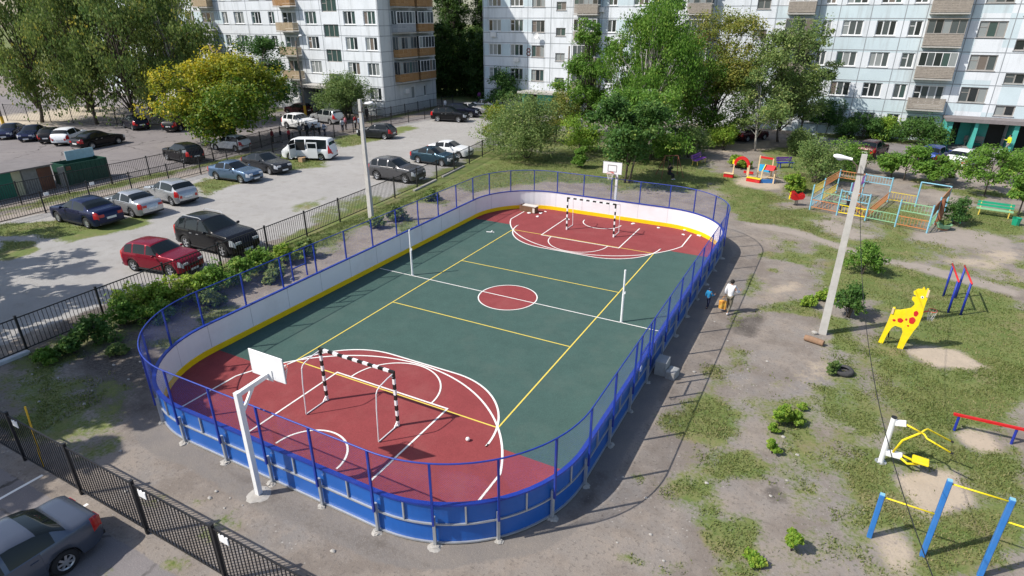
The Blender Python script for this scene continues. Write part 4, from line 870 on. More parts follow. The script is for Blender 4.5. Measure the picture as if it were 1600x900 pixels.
for k in range(6):
    for a, c in ((8.45, 9.45), (10.49, 12.47), (13.69, 15.53), (16.64, 17.84), (31.0, 32.3), (33.2, 35.2), (40.5, 42.5), (44, 46)): F.window(a-x0, c-x0, fl2(k)+.95, fl2(k)+2.45)
    F.window(22.62-x0, 24.92-x0, fl2(k)+.90, fl2(k)+2.40, timber=True, parts=3)
    if k: F.window(25.94-x0, 27.6-x0, fl2(k)-.25, fl2(k)+.75, parts=2, timber=True)
    for a, c in ((4.86, 7.62), (18.2, 21.5), (36.3, 39.5)):
        F.window(a-x0+.3, c-x0-.3, fl2(k)+.35, fl2(k)+2.4, parts=4)
        if k: F.balcony(a-x0, c-x0, fl2(k)+.05, 0, {1: 0, 2: 1, 3: 2, 4: 1, 5: 1}[k] if a > 10 else {1: 0, 2: 2, 3: 2, 4: 1, 5: 1}[k], .95, 1.12, awn=(k == 3 and 10 < a < 30))
finish(t, F, x0, x1, lambda u, z: 1 if int((z-zb2+.75)//1.55) % 2 == 0 and not (22 < u+x0 < 29) else (1 if (22 < u+x0 < 29 and int((z-zb2)//3.1*7+u) % 3 == 0) else 0), [3.7, 8.0, 10.0, 13.0, 16.1, 18.0, 21.8, 25.4, 29.0, 32.7], (m_wp, m_bp))
b = MB(); b.box((26.0, 54.9, 2.72), (8.6, 3.1, .16)); b.box((26.0, 53.36, 2.74), (8.7, .08, .36)); b.build('entrance_canopy', paint('grey canopy felt', (.20, .18, .18), rough=.9, var=.2), t, world=True)
b = MB()
for xa, xb in ((21.85, 22.45), (24.3, 24.6), (27.5, 27.9), (29.8, 30.2)): b = MB(); b.box(((xa+xb)/2, 55.0, 1.31), (xb-xa, 2.7, 2.62)); b.build('entrance_pier', m_teal, t, world=True)
b = MB()
b.box((24.45-1.0+1.1, 56.1, 1.31), (2.4, .6, 2.62)); b.build('entrance_wall', m_teal, t, world=True)
b = MB(); b.build('door', m_dark, t, world=True); b = MB(); b.box((23.3-.2, 56.3, 1.15), (1.2, .3, 2.3)); b.build('door', m_dark, t, world=True); b = MB(); b.box((26.4, 56.3, 1.15), (1.6, .3, 2.3)); b.build('door', m_dark, t, world=True); b = MB(); b.box((28.8, 56.3, 1.15), (1.5, .3, 2.3)); b.build('door', m_dark, t, world=True)
b = MB(); b.box((25.1-.3, 55.2, .45), (1.7, .4, .05)); b.box((24.8, 55.42, .75), (1.7, .05, .5)); b.box((24.1, 55.2, .21), (.06, .4, .42)); b.box((25.5, 55.2, .21), (.06, .4, .42)); tag(b.build('entrance_bench', m_grey), 'grey slatted bench under the turquoise entrance canopy', 'bench')
# ------------------------------------------------------------------ vegetation
m_bark = paint('grey bark', (.105, .085, .070), rough=.95, var=.3, scale=6, bump=.5); m_birch = paint('birch bark', (.34, .32, .29), rough=.9, var=.3, scale=4, bump=.3, dirt=(.05, .045, .04), dirt_amt=.9)
def leaves(centers, radii, per, size, droop=0.0, tint=None, squash=.8, jit=.35):
    """leaf quads scattered round clump centres; returns V, F, tint"""
    C = np.repeat(centers, per, 0); Rr = np.repeat(radii, per); n = len(C)
    d = RNG.normal(size=(n, 3)); d /= np.linalg.norm(d, axis=1, keepdims=True); rad = Rr*RNG.uniform(.25, 1, n)**.6
    P = C+d*rad[:, None]*np.array([1, 1, squash])*np.repeat(RNG.uniform(.55, 1.45, (len(centers), 3)), per, 0)
    if droop: P[:, 2] -= RNG.exponential(droop, n)*(.3+.7*RNG.random(n))
    nrm = RNG.normal(size=(n, 3))*.8+d*.6+np.array([-.25, -.25, .8]); nrm /= np.linalg.norm(nrm, axis=1, keepdims=True)
    a = np.cross(nrm, RNG.normal(size=(n, 3))); a /= np.linalg.norm(a, axis=1, keepdims=True)+1e-9; b_ = np.cross(nrm, a)
    if droop: a = a*.4+np.array([0, 0, -1])*.9; a /= np.linalg.norm(a, axis=1, keepdims=True); b_ = np.cross(a, RNG.normal(size=(n, 3))); b_ /= np.linalg.norm(b_, axis=1, keepdims=True)+1e-9
    s = size*RNG.uniform(.6, 1.35, n); l = s[:, None]*a*.75; w_ = s[:, None]*b_*.42
    V = np.stack([P-l, P+w_-l*.1, P+l, P-w_-l*.1], 1).reshape(-1, 3); V[:, 2] = np.maximum(V[:, 2], .02)
    T = np.repeat(tint, per) if tint is not None else np.full(n, .4)
    T = np.clip(T+RNG.uniform(-jit, jit, n), 0, 1)
    return V, np.arange(4*n).reshape(-1, 4), np.repeat(T, 4)
LM = dict(
  green=leaf_mat('leaves green', (0.087, 0.206, 0.025), (0.182, 0.302, 0.047), (0.359, 0.435, 0.084)), birch=leaf_mat('leaves birch', (0.104, 0.176, 0.044), (0.232, 0.280, 0.075), (0.538, 0.468, 0.078)),
  yellow=leaf_mat('leaves turning yellow', (.085, .175, .020), (.34, .34, .026), (.58, .47, .03)), dark=leaf_mat('leaves dark green', (0.043, 0.118, 0.026), (0.092, 0.186, 0.039), (0.175, 0.281, 0.058)),
  maple=leaf_mat('leaves maple', (0.054, 0.138, 0.028), (0.113, 0.205, 0.042), (0.262, 0.345, 0.075)), brown=leaf_mat('leaves brownish', (0.150, 0.198, 0.036), (0.369, 0.322, 0.068), (0.587, 0.365, 0.087)),
  lime=leaf_mat('leaves light green', (.150, .290, .030), (.34, .43, .06), (.48, .48, .10)), olive=leaf_mat('leaves olive', (0.104, 0.182, 0.049), (0.232, 0.299, 0.088), (0.415, 0.442, 0.156)), poplar=leaf_mat('leaves poplar', (0.028, 0.074, 0.015), (0.071, 0.130, 0.024), (0.143, 0.216, 0.038)))
LSCALE = .62; CMUL = 1.9
def tree(name, label, cat, x, y, h, rx, z0, mat, nlobe=9, nclump=70, per=70, leaf=.3, trunk=.2, shape='round', bark=None, group=None, droop=0.0, ry=None, tbias=0.0, stems=1, seed=None, yel=0.0, top=None):
    t = thing(name, label, cat, (x, y, 0), 0, group); nclump = int(nclump*CMUL); rr = np.random.default_rng(seed if seed is not None else int(abs(x*13+y*7)*10) % 100000); ry = ry or rx; nlobe = int(nlobe*1.25)
    ch = h-z0; cz = z0+ch*.5; lobes = []
    for i in range(nlobe):
        a = rr.uniform(0, 2*np.pi)+i*2.4; u = (i+.5)/nlobe
        if shape == 'column': z = z0+ch*u; r = rx*(.75*math.sin(math.pi*min(1, .12+u*.83))**.7)*rr.uniform(.2, .75); lr = rx*rr.uniform(.55, .8)*(1-.45*u)
        elif shape == 'cone': z = z0+ch*u*.93; r = rx*(1-u)*rr.uniform(.4, .95); lr = rx*(.50-.30*u)*rr.uniform(.8, 1.1)
        elif shape == 'bush': z = z0+ch*(.18+.62*u**1.2); r = rx*(.62*math.sqrt(max(0, 1-(u*.95)**2)))*rr.uniform(.5, 1.15); lr = min(rx*.52, ch*.5)*rr.uniform(.7, 1.05)
        else: z = z0+ch*(.12+.78*u)+rr.normal(0, ch*.04); r = rx*.84*math.sin(math.pi*(.20+.62*u))*rr.uniform(.35, 1.12); lr = rx*rr.uniform(.20, .44)
        lobes.append((r*math.cos(a), r*ry/rx*math.sin(a), z, lr))
    L = np.array(lobes); k = rr.choice(nlobe, nclump, p=L[:, 3]**1.5/np.sum(L[:, 3]**1.5)); d = rr.normal(size=(nclump, 3)); d /= np.linalg.norm(d, axis=1, keepdims=True); d[:, 2] = np.where(d[:, 2] < -.3, -d[:, 2]*.4, d[:, 2])
    C = L[k, :3]+d*(L[k, 3]*rr.uniform(.55, 1.0, nclump))[:, None]*np.array([1, ry/rx, .8 if shape != 'column' else 1.3])
    C[:, 2] = np.clip(C[:, 2], max(.12, z0*.8), h-.05); R_ = L[k, 3]*rr.uniform(.30, .72, nclump); C += rr.normal(size=C.shape)*(L[k, 3]*.16)[:, None]; C[:, 2] = np.clip(C[:, 2], max(.12, z0*.7), h+.2)
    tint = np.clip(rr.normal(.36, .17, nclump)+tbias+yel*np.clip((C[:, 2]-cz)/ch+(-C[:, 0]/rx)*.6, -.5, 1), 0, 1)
    lf = leaf*LSCALE; V, F, T = leaves(C, R_, per, lf, droop, tint)
    crown = fast_mesh('crown', V, F, LM[mat], {'tint': T}, parent=t)
    b = MB()
    for s_ in range(stems):
        a = s_*2*math.pi/stems+.4; ox, oy = (math.cos(a)*trunk*1.6, math.sin(a)*trunk*1.6) if stems > 1 else (0, 0); lx, ly = rr.normal(0, rx*.10, 2)
        topz = z0+ch*(.82 if shape in ('column', 'cone') else .68); m_ = z0+ch*.25
        b.tube([(ox, oy, -.05), (ox*1.2+lx*.3, oy*1.2+ly*.3, max(.2, z0*.6)), (ox*2+lx*.7, oy*2+ly*.7, m_), (ox*2.5+lx, oy*2.5+ly, topz)], [trunk, trunk*.82, trunk*.6, trunk*.15], 8)
    for i, (ax, ay, az, lr) in enumerate(lobes):
        zb_ = max(.15, min(az-lr*.6, z0+ch*.15*(i % 4)+.1)); b.tube([(0, 0, zb_*.85), (ax*.45, ay*.45, zb_*.45+az*.5), (ax*.9, ay*.9, az)], [trunk*.45, trunk*.28, trunk*.07], 5)
        for q in range(3):
            e = C[k == i]
            if len(e): p = e[q % len(e)]; b.tube([(ax*.6, ay*.6, zb_*.35+az*.62), tuple(p)], [trunk*.2, trunk*.05], 4)
    b.build('trunk' if cat == 'tree' else 'stem', bark or m_bark, t, smooth=True)
    return t
def photo_tree(name, label, cat, bx, by, tx_half, top, mat, z0f=.2, **kw):
    """surveyed from the photo: foot (bx, by), half crown width in photo pixels, row of the top"""
    p = at(bx, by); h = height_at(p.x, p.y, bx, top); rx = 1.1*tx_half*depth(p.x, p.y, h/2)/FPX
    return tree(name, label, cat, p.x, p.y, h, rx, h*z0f, mat, **kw)
# birches behind the yard
G1 = 'tall birches behind the asphalt yard'
for (x, y, h, rx, lab, z0f) in ((-77, 18.5, 17.5, 4.6, 'leftmost drooping birch behind the parked row of dark cars', .16), (-69.5, 21, 18, 4.8, 'drooping birch behind the white hatchback at the left edge', .15), (-63, 22, 17.5, 4.3, 'drooping birch beside the black hatchback under the trees', .14), (-60, 26.5, 17.0, 4.2, 'pale stemmed birch just left of the yellow tree', .20), (-82, 27, 18, 4.8, 'birch at the far left rear of the yard', .16), (-72, 32, 17, 4.5, 'rear birch in front of the left apartment block', .18)):
    tree('birch_tree', lab, 'tree', x, y, h, rx*1.25, h*z0f*.7, 'birch', nlobe=26, nclump=120, per=70, leaf=.36, trunk=.24, bark=m_birch if 'pale' in lab else m_bark, group=G1, droop=1.1, tbias=.04)
photo_tree('ash_tree', 'broad tree turning yellow beside the asphalt yard', 'tree', 360, 226, 94, 95, 'yellow', z0f=.13, nlobe=22, nclump=260, per=80, leaf=.33, trunk=.22, yel=.72, tbias=-.02, seed=5)
photo_tree('elm_tree', 'dark green round crowned tree behind the yellow tree', 'tree', 418, 186, 52, 60, 'dark', z0f=.22, nlobe=11, nclump=100, per=70, leaf=.3, trunk=.2)
tree('lilac_tree', 'low round dark tree at the entrance of the left apartment block', 'tree', -44.6, 38.6, 5.6, 4.0, 1.0, 'olive', nlobe=11, nclump=110, per=75, leaf=.22, trunk=.14, stems=3, shape='bush', tbias=-.1)
G2 = 'dark poplars in the gap between the two apartment blocks'
for (x, y, h, rx, lab) in ((-49.5, 72, 24, 2.9, 'dark poplar next to the end wall of the left apartment block'), (-45.3, 75, 25, 2.8, 'tallest dark poplar in the middle of the gap'), (-41.5, 73, 24, 2.8, 'dark poplar behind the parked cars in the gap'), (-37.8, 74, 23, 2.6, 'lighter poplar close to the corner of the rear block'), (-53.5, 78, 24, 3.0, 'rear dark poplar hidden by the left block'), (-58, 84, 24, 4, 'poplar far back behind the left block'), (-51, 86, 25, 3.6, 'second poplar row left in the gap'), (-46, 88, 25, 3.6, 'second poplar row middle of the gap'), (-41, 87, 25, 3.6, 'second poplar row right in the gap'), (-36, 85, 24, 3.6, 'second poplar row hidden by the rear block'), (-52, 67, 10, 3.2, 'lower leafy tree close to the end wall in the gap'), (-44, 69, 10, 3.2, 'lower dark tree in the middle of the gap'), (-36.5, 70, 10, 3.0, 'lower dark tree by the rear block corner'), (-47.5, 66, 11, 3.0, 'lower leafy tree under the poplars in the gap'), (-40, 66, 9.5, 2.8, 'lower dark tree at the foot of the poplars')):
    tree('poplar_tree' if h > 12 else 'young_tree', lab, 'tree', x, y, h, rx*1.15, h*.04, 'poplar', nlobe=18, nclump=130, per=60, leaf=.38, trunk=.22, shape='column', group=G2, tbias=.05)
# centre
photo_tree('corner_shrub', 'round shrub against the corner of the rear block', 'shrub', 787, 172, 34, 104, 'dark', z0f=.06, nlobe=10, nclump=70, per=70, leaf=.22, trunk=.08, stems=3, shape='bush')
photo_tree('hawthorn_bush', 'big loose bush left of the tall trees behind the rink', 'bush', 822, 247, 62, 148, 'olive', z0f=.03, nlobe=16, nclump=150, per=80, leaf=.17, trunk=.06, stems=6, shape='bush')
photo_tree('hawthorn_bush', 'yellowish edge bush at the corner of the gravel car park', 'bush', 776, 224, 26, 152, 'yellow', z0f=.04, nlobe=9, nclump=60, per=70, leaf=.17, trunk=.05, stems=3, shape='bush')
photo_tree('hawthorn_bush', 'brownish bush behind the big loose bush', 'bush', 868, 222, 36, 135, 'brown', z0f=.05, nlobe=9, nclump=70, per=65, leaf=.17, trunk=.05, stems=4, shape='bush', tbias=-.18)
photo_tree('lime_bush', 'light green bush under the thin timber pole', 'bush', 905, 238, 36, 185, 'lime', z0f=.03, nlobe=9, nclump=70, per=60, leaf=.18, trunk=.05, stems=4, shape='bush', tbias=-.1)
photo_tree('larch_tree', 'ragged narrow tree left of the tall birch', 'tree', 920, 212, 48, 24, 'green', z0f=.08, nlobe=22, nclump=170, per=70, leaf=.24, trunk=.16, tbias=-.02)
photo_tree('silver_birch', 'tall bushy green birch behind the far backboard', 'tree', 998, 228, 72, 10, 'green', z0f=.10, nlobe=24, nclump=260, per=75, leaf=.24, trunk=.2, droop=.55, bark=m_birch, tbias=.02, seed=31)
photo_tree('poplar_tree', 'tall dark poplar rising behind the bushy birch', 'tree', 1020, 210, 36, -30, 'maple', z0f=.3, nlobe=16, nclump=110, per=70, leaf=.28, trunk=.2, shape='column')
photo_tree('maple_tree', 'dark maple standing just behind the far backboard', 'tree', 979, 286, 64, 150, 'maple', z0f=.22, nlobe=14, nclump=150, per=62, leaf=.26, trunk=.10, stems=2, tbias=-.06, seed=8)
photo_tree('walnut_tree', 'bright green spreading tree above the dark maple', 'tree', 1010, 250, 74, 148, 'green', z0f=.2, nlobe=14, nclump=130, per=65, leaf=.26, trunk=.12, stems=2, tbias=.05)
photo_tree('rowan_tree', 'brownish crowned tree in front of the rear block', 'tree', 1112, 218, 64, 12, 'brown', z0f=.22, nlobe=20, nclump=180, per=65, leaf=.23, trunk=.16, tbias=-.12)
photo_tree('maple_tree', 'low green maple under the brownish tree', 'tree', 1104, 222, 66, 100, 'green', z0f=.10, nlobe=14, nclump=130, per=65, leaf=.24, trunk=.13, tbias=.1)
photo_tree('apricot_tree', 'thin grey green tree before the junction of the two blocks', 'tree', 1215, 222, 62, 16, 'olive', z0f=.10, nlobe=24, nclump=190, per=60, leaf=.24, trunk=.13, tbias=.05)
photo_tree('apricot_tree', 'loose green tree with whitewashed trunk by the dirt parking', 'tree', 1180, 236, 50, 100, 'olive', z0f=.2, nlobe=11, nclump=90, per=60, leaf=.22, trunk=.12, bark=m_birch, tbias=.08)
photo_tree('cherry_tree', 'green tree at the leaning pole by the right block', 'tree', 1250, 215, 40, 55, 'olive', z0f=.18, nlobe=13, nclump=110, per=60, leaf=.22, trunk=.12, tbias=.04)
G3 = 'shrubs along the wall of the right apartment block'
for (x, y, w_, tp, mt, lab) in ((1290, 208, 26, 143, 'dark', 'narrow shrub right of the leaning pole'), (1345, 217, 40, 180, 'dark', 'dark hedge shrub under the ground floor windows'), (1378, 218, 26, 186, 'lime', 'lighter shrub in the middle of the wall hedge'), (1435, 226, 40, 188, 'maple', 'round shrub left of the turquoise entrance')):
    photo_tree('wall_shrub', lab, 'shrub', x, y, w_, tp, mt, z0f=.04, nlobe=9, nclump=70, per=70, leaf=.2, trunk=.05, stems=3, shape='bush', group=G3, tbias=-.12 if mt == 'lime' else 0)
G4 = 'bushes on the green between rink and dirt parking'
for (x, y, w_, tp, mt, lab) in ((1075, 246, 34, 196, 'olive', 'olive bush behind the purple bench'), (1130, 234, 28, 198, 'lime', 'light yellow green bush by the parked silver hatchback'), (1152, 262, 20, 246, 'lime', 'low green tuft left of the red arch'), (1040, 252, 34, 205, 'green', 'green bush between the maple and the purple bench'), (1272, 285, 48, 222, 'olive', 'wide leafy bush behind the play maze'), (1325, 268, 36, 226, 'green', 'bush left of the parked dark sedan'), (1250, 240, 26, 205, 'olive', 'bush by the partly hidden silver car'), (906, 262, 12, 226, 'green', 'slim bush on the grass left of the maple'), (1240, 300, 16, 270, 'lime', 'thin yellowish sapling behind the red spring rider')):
    photo_tree('green_bush', lab, 'bush', x, y, w_, tp, mt, z0f=.04, nlobe=9, nclump=75, per=60, leaf=.16, trunk=.045, stems=4, shape='bush', group=G4, tbias=-.05)
G5 = 'young trees between the playground and the road'
for (x, y, w_, tp, lab) in ((1412, 282, 30, 232, 'young feathery tree by the blue car'), (1392, 276, 24, 246, 'smaller young tree left of the blue car'), (1448, 288, 28, 246, 'young tree leaning over the play maze'), (1538, 306, 42, 236, 'spreading young tree before the white car'), (1598, 292, 34, 238, 'young tree at the right edge of the yard'), (1590, 338, 22, 262, 'low tree right of the green bin')):
    photo_tree('young_tree', lab, 'tree', x, y, w_, tp, 'green', z0f=.32, nlobe=9, nclump=70, per=42, leaf=.19, trunk=.055, group=G5, tbias=-.02)
for (x, y, w_, tp, mt, lab) in ((1490, 350, 20, 308, 'dark', 'dark round shrub beside the green and yellow bench'), (1347, 428, 27, 378, 'green', 'bushy shrub right of the lamp post'), (1325, 496, 26, 446, 'maple', 'dark little tree at the foot of the lamp post'), (1290, 470, 14, 455, 'lime', 'light green weed left of the lamp post')):
    photo_tree('shrub', lab, 'shrub', x, y, w_, tp, mt, z0f=.08, nlobe=11, nclump=44, per=46, leaf=.12, trunk=.03, stems=4, shape='bush')
# weeds on the right
G6 = 'bright weed clumps on the bare ground'
for (x, y, w_, tp, lab) in ((1217, 665, 15, 632, 'larger lime weed clump'), (1240, 662, 12, 640, 'lime weed touching the larger clump'), (1236, 860, 14, 827, 'lime weed clump near the lower edge'), (1206, 708, 9, 685, 'small lime weed below the large clump'), (1206, 676, 7, 660, 'tiny weed at the left of the large clump'), (1252, 640, 6, 630, 'small weed above the large clump'), (1300, 585, 10, 560, 'olive weed beside the old tyre'), (1262, 478, 12, 462, 'low weed by the lamp post log'), (1180, 880, 16, 868, 'flat weed patch at the lower edge')):
    photo_tree('weed', lab, 'weed', x, y, w_, tp, 'lime' if 'olive' not in lab else 'olive', z0f=.02, nlobe=7, nclump=45, per=40, leaf=.085, trunk=.012, stems=3, shape='bush', group=G6, tbias=-.1)
# hedge along the car park fence
G7 = 'elder bushes along the car park fence'
hed = [(222, 488, 40, 428, 'lime', 'light elder bush left of the red crossover'), (258, 478, 34, 424, 'lime', 'elder bush under the rear of the red crossover'), (300, 470, 36, 412, 'lime', 'elder bush in front of the red crossover bonnet'), (340, 456, 34, 398, 'green', 'elder bush between the red crossover and the black off roader'), (378, 442, 30, 388, 'green', 'elder bush before the black off roader'), (412, 428, 28, 378, 'green', 'elder bush at the corner of the black off roader'), (446, 412, 24, 372, 'lime', 'elder bush right of the black off roader'), (478, 402, 20, 366, 'olive', 'last elder bush of the row towards the lamp post'), (195, 505, 30, 455, 'green', 'darker elder bush by the left bend of the rink'), (150, 535, 34, 478, 'maple', 'dark bush at the fence near the left edge'), (118, 552, 26, 515, 'maple', 'low dark bush below the fence near the left edge'), (75, 568, 22, 540, 'green', 'small green bush at the pale kerb stone'), (183, 556, 16, 532, 'olive', 'grey green weed on the stony ground'), (330, 478, 22, 446, 'olive', 'greyish weed behind the rink netting'), (430, 440, 20, 412, 'olive', 'low weed behind the gate of the rink'), (245, 500, 26, 462, 'green', 'low green bush under the hedge'), (620, 345, 16, 318, 'olive', 'weed clump behind the left netting'), (590, 356, 14, 332, 'olive', 'weed clump at the foot of the left lamp post'), (675, 312, 14, 292, 'olive', 'weed clump further along the netting')]
for (x, y, w_, tp, mt, lab) in hed:
    tp = y-(y-tp)*.74; w_ *= .86
    photo_tree('elder_bush', lab, 'bush', x, y, w_, tp, mt, z0f=.03, nlobe=11, nclump=36, per=40, leaf=.15, trunk=.03, stems=4, shape='bush', group=G7, tbias=.16)
# trees standing left of the picture: their shade falls on the lower left ground
for i, (x, y, h, rx) in enumerate(((-18.8, -19.6, 14, 4.0), (-14.6, -21.2, 13, 3.6), (-25, -17.0, 12, 3.3), (-31, -15.8, 12.5, 3.6), (-38, -15.5, 13, 3.8))):
    tree('street_tree', ['shade tree left of the picture nearest the front fence', 'shade tree left of the picture behind the front fence', 'shade tree left of the picture by the car park', 'shade tree left of the picture by the sheds', 'rear shade tree left of the picture'][i], 'tree', x, y, h, rx, h*.4, 'green', nlobe=13, nclump=[64, 44, 34, 34, 34][i], per=45, leaf=.55, trunk=.2, group='trees beyond the left edge')
# ------------------------------------------------------------------ cars
m_tyre = paint('tyre rubber', (.018, .018, .019), rough=.85, var=.15, scale=10); m_rim = paint('alloy rim', (.50, .51, .53), rough=.35, metal=.7, var=.06); m_under = paint('black underbody', (.012, .012, .013), rough=.8)
m_cglass = glass('car glass', (.010, .014, .016), .05); m_cglass.node_tree.nodes['Principled BSDF'].inputs['Specular IOR Level'].default_value = .32; m_head = glass('headlamp glass', (.55, .57, .60), .1); m_tail = glass('tail lamp red', (.45, .012, .012), .15); m_plate = paint('number plate', (.75, .75, .74), rough=.5); m_trim = paint('black plastic trim', (.02, .02, .022), rough=.6)
def carpaint(name, col, metal=.25): return paint('car paint '+name, col, rough=.27, metal=metal, var=.02, scale=2, spec=.22, coat=.2)
#          L     W     H    wb    wheel r, x of front axle, profile: (x/L from rear 0..1, z/H), belt/H, pillars
KINDS = dict(
 sedan=dict(L=4.5, W=1.74, H=1.46, wb=2.62, rw=.315, fo=.87, top=[(0, .56), (.012, .66), (.05, .715), (.15, .735), (.22, .875), (.30, .965), (.40, 1), (.52, .995), (.70, .70), (.72, .69), (.88, .63), (.965, .56), (1, .46)], belt=.66, rear=(.165, .30), front=(.525, .70)),
 hatch=dict(L=4.1, W=1.72, H=1.50, wb=2.52, rw=.315, fo=.82, top=[(0, .52), (.012, .66), (.06, .76), (.15, .955), (.25, .995), (.38, 1), (.50, .985), (.70, .71), (.73, .69), (.89, .63), (.97, .55), (1, .45)], belt=.655, rear=(.055, .15), front=(.51, .70)),
 suv=dict(L=4.55, W=1.84, H=1.70, wb=2.68, rw=.365, fo=.88, top=[(0, .52), (.012, .66), (.045, .74), (.13, .94), (.22, .985), (.38, 1), (.51, .985), (.69, .72), (.72, .70), (.90, .65), (.975, .56), (1, .45)], belt=.66, rear=(.045, .13), front=(.515, .69)),
 wagon=dict(L=4.5, W=1.76, H=1.62, wb=2.85, rw=.31, fo=.82, top=[(0, .50), (.01, .60), (.035, .74), (.075, .94), (.13, .985), (.36, 1), (.56, .985), (.74, .69), (.76, .67), (.90, .61), (.97, .54), (1, .44)], belt=.62, rear=(.035, .075), front=(.565, .74)),
 van=dict(L=4.9, W=1.80, H=1.98, wb=2.95, rw=.325, fo=.90, top=[(0, .42), (.01, .52), (.03, .62), (.055, .93), (.09, .98), (.40, 1), (.72, .985), (.79, .93), (.90, .60), (.925, .56), (.97, .48), (1, .38)], belt=.53, rear=(.03, .055), front=(.79, .90)))
def make_car(kind, col, name, label, loc, head, scale=1.0, rails=False, opening=False, roofcol=None):
    K = KINDS[kind]; L, W, H, wb, rw = K['L'], K['W'], K['H'], K['wb'], K['rw']
    t = thing(name, label, 'van' if kind == 'van' else 'car', (loc[0], loc[1], 0), head, 'parked cars'); t.scale = (scale, scale, scale)
    xr = L-K['fo']-wb; xs0 = -(xr+wb/2)                      # rear bumper; origin half way between the axles
    xs = list(np.linspace(.02, L-.02, 92)); N_ = len(xs); tp = K['top']; belt = K['belt']*H; zb = .20+(.06 if kind == 'suv' else 0)
    axles = (xr, xr+wb); ra = rw*1.16; rings = []; info = []
    for x in xs:
        f = x/L; zt = np.interp(f, [p[0] for p in tp], [p[1] for p in tp])*H
        e = min(f, 1-f); w = W/2*(1-.20*max(0, 1-e/.11)**2.2-.02); zb_x = zb+.10*max(0, 1-e/.05)
        bz = min(belt-.02*abs(f-.45), zt-.035); k = max(0, (zt-belt)/(H-belt)); wr = w*(.93-.20*min(1, k)) if k > 0 else w*.93
        arch = 0
        for a in axles:
            if abs(x-a) < ra: arch = max(arch, rw+math.sqrt(ra*ra-(x-a)**2))
        A = lambda z: min(max(z, arch), bz-.02)
        sec = [(0, max(zb_x, 0)), (w*.80, max(zb_x, arch)), (w*.955, A(zb_x+.02)), (w*.985, A(zb_x+(bz-zb_x)*.28)), (w*1.0, A(zb_x+(bz-zb_x)*.55)), (w*.995, A(zb_x+(bz-zb_x)*.80)), (w*.955, bz)]
        g0 = (w*.94, bz+min(.02, (zt-bz)*.3)); gt = zt-min(.06, (zt-bz)*.45)
        for q in (0, .5, 1): sec.append((g0[0]+(wr-g0[0])*q**1.15, g0[1]+(gt-g0[1])*q))
        sec += [(wr*.90, zt-min(.015, (zt-bz)*.2)), (wr*.5, zt+.012*min(1, k*2)), (0, zt+.018*min(1, k*2))]
        full = [(x, y, z) for y, z in sec]+[(x, -y, z) for y, z in sec[-2:0:-1]]; rings.append(full); info.append((f, zt, bz, k))
    nh = 13; n = len(rings[0]); rings_all = []
    def shrink(r, x, s): c = sum(p[2] for p in r)/len(r); return [(x, p[1]*(1-(1-s)*.35), c+(p[2]-c)*s) for p in r]
    rings_all = [shrink(rings[0], 0.0, .90)]+rings+[shrink(rings[-1], L, .90)]
    info = [info[0]]+info+[info[-1]]
    verts = [(p[0]+xs0, p[1], p[2]) for r in rings_all for p in r]
    rf, ff = K['rear'], K['front']; bins = {}
    def put(k, f): bins.setdefault(k, []).append(f)
    bp = [(.44, .46)] if kind != 'van' else [(.70, .715), (.50, .515)]; midf = .455
    for i in range(len(rings_all)-1):
        f, zt, bz, k = info[i]; f2, zt2 = info[i+1][0], info[i+1][1]; fm = (f+f2)/2
        for j in range(n):
            j2 = (j+1) % n; face = (i*n+j, i*n+j2, (i+1)*n+j2, (i+1)*n+j); jj = j if j < nh-1 else n-1-j; key = 'body'; side = 'l' if j < nh-1 else 'r'
            mz = sum(verts[q][2] for q in face)/4
            if jj == 0 or jj == 1: key = 'under'
            elif jj >= 9 and ff[0]+.012 < fm < ff[1]-.012: key = 'windscreen'
            elif jj >= 9 and rf[0]+.008 < fm < rf[1]-.008: key = 'rear_window'
            elif jj in (7, 8) and zt-bz > .17 and rf[0]+.045+(.025 if kind in ('sedan',) else .02) < fm < ff[1]-.06:
                pil = any(a < fm < c for a, c in bp) or (kind in ('suv', 'wagon', 'hatch') and rf[1]+.10 < fm < rf[1]+.125 and kind != 'hatch')
                key = 'body' if pil else 'side_window_'+side+('f' if fm > (bp[0][0] if kind != 'van' else .70) else 'r')
            elif jj in (4, 5) and fm > .94 and mz > .5*belt: key = 'headlight_'+side
            elif jj in (4, 5, 6, 7) and fm < (.055 if kind == 'sedan' else .07) and mz > .5*belt: key = 'taillight_'+side
            elif jj in (3, 4, 5) and abs(fm-midf) < .15 and kind != 'van': key = 'door_'+side+('f' if fm > midf else 'r')
            put(key, face)
    put('body', tuple(range(n-1, -1, -1))); put('body', tuple(range((len(rings_all)-1)*n, len(rings_all)*n)))
    mats = dict(under=m_under, windscreen=m_cglass, rear_window=m_cglass)
    def obj(key, nm, mat, parent, shift=0.0, smooth=True):
        fs = bins.get(key)
        if not fs: return None
        used = sorted(set(q for f in fs for q in f)); mp = {q: i for i, q in enumerate(used)}; b = MB()
        b.add([(verts[q][0], verts[q][1]*(1+shift), verts[q][2]) for q in used], [tuple(mp[q] for q in f) for f in fs]); return b.build(nm, mat, parent, smooth=smooth)
    obj('body', 'body', col, t); obj('under', 'underbody', m_under, t); obj('windscreen', 'windscreen', m_cglass, t); obj('rear_window', 'rear_window', m_cglass, t)
    for s_ in 'lr':
        for q in 'fr':
            if opening and s_ == 'l' and q == 'f': continue
            obj('side_window_'+s_+q, 'side_window', m_cglass, t)
            d = obj('door_'+s_+q, 'door', col, t, -.006)
            if d:
                b = MB(); sg = 1 if s_ == 'l' else -1; xh = (midf-.015 if q == 'f' else midf-.125)*L+xs0+.06; b.box((xh, sg*(W/2*.98-.008), belt*.86), (.17, .035, .03)); b.build('handle', m_rim if 'black' in col.name else col, d)
        o = obj('headlight_'+s_, 'headlight', m_head, t); o = obj('taillight_'+s_, 'taillight', m_tail, t)
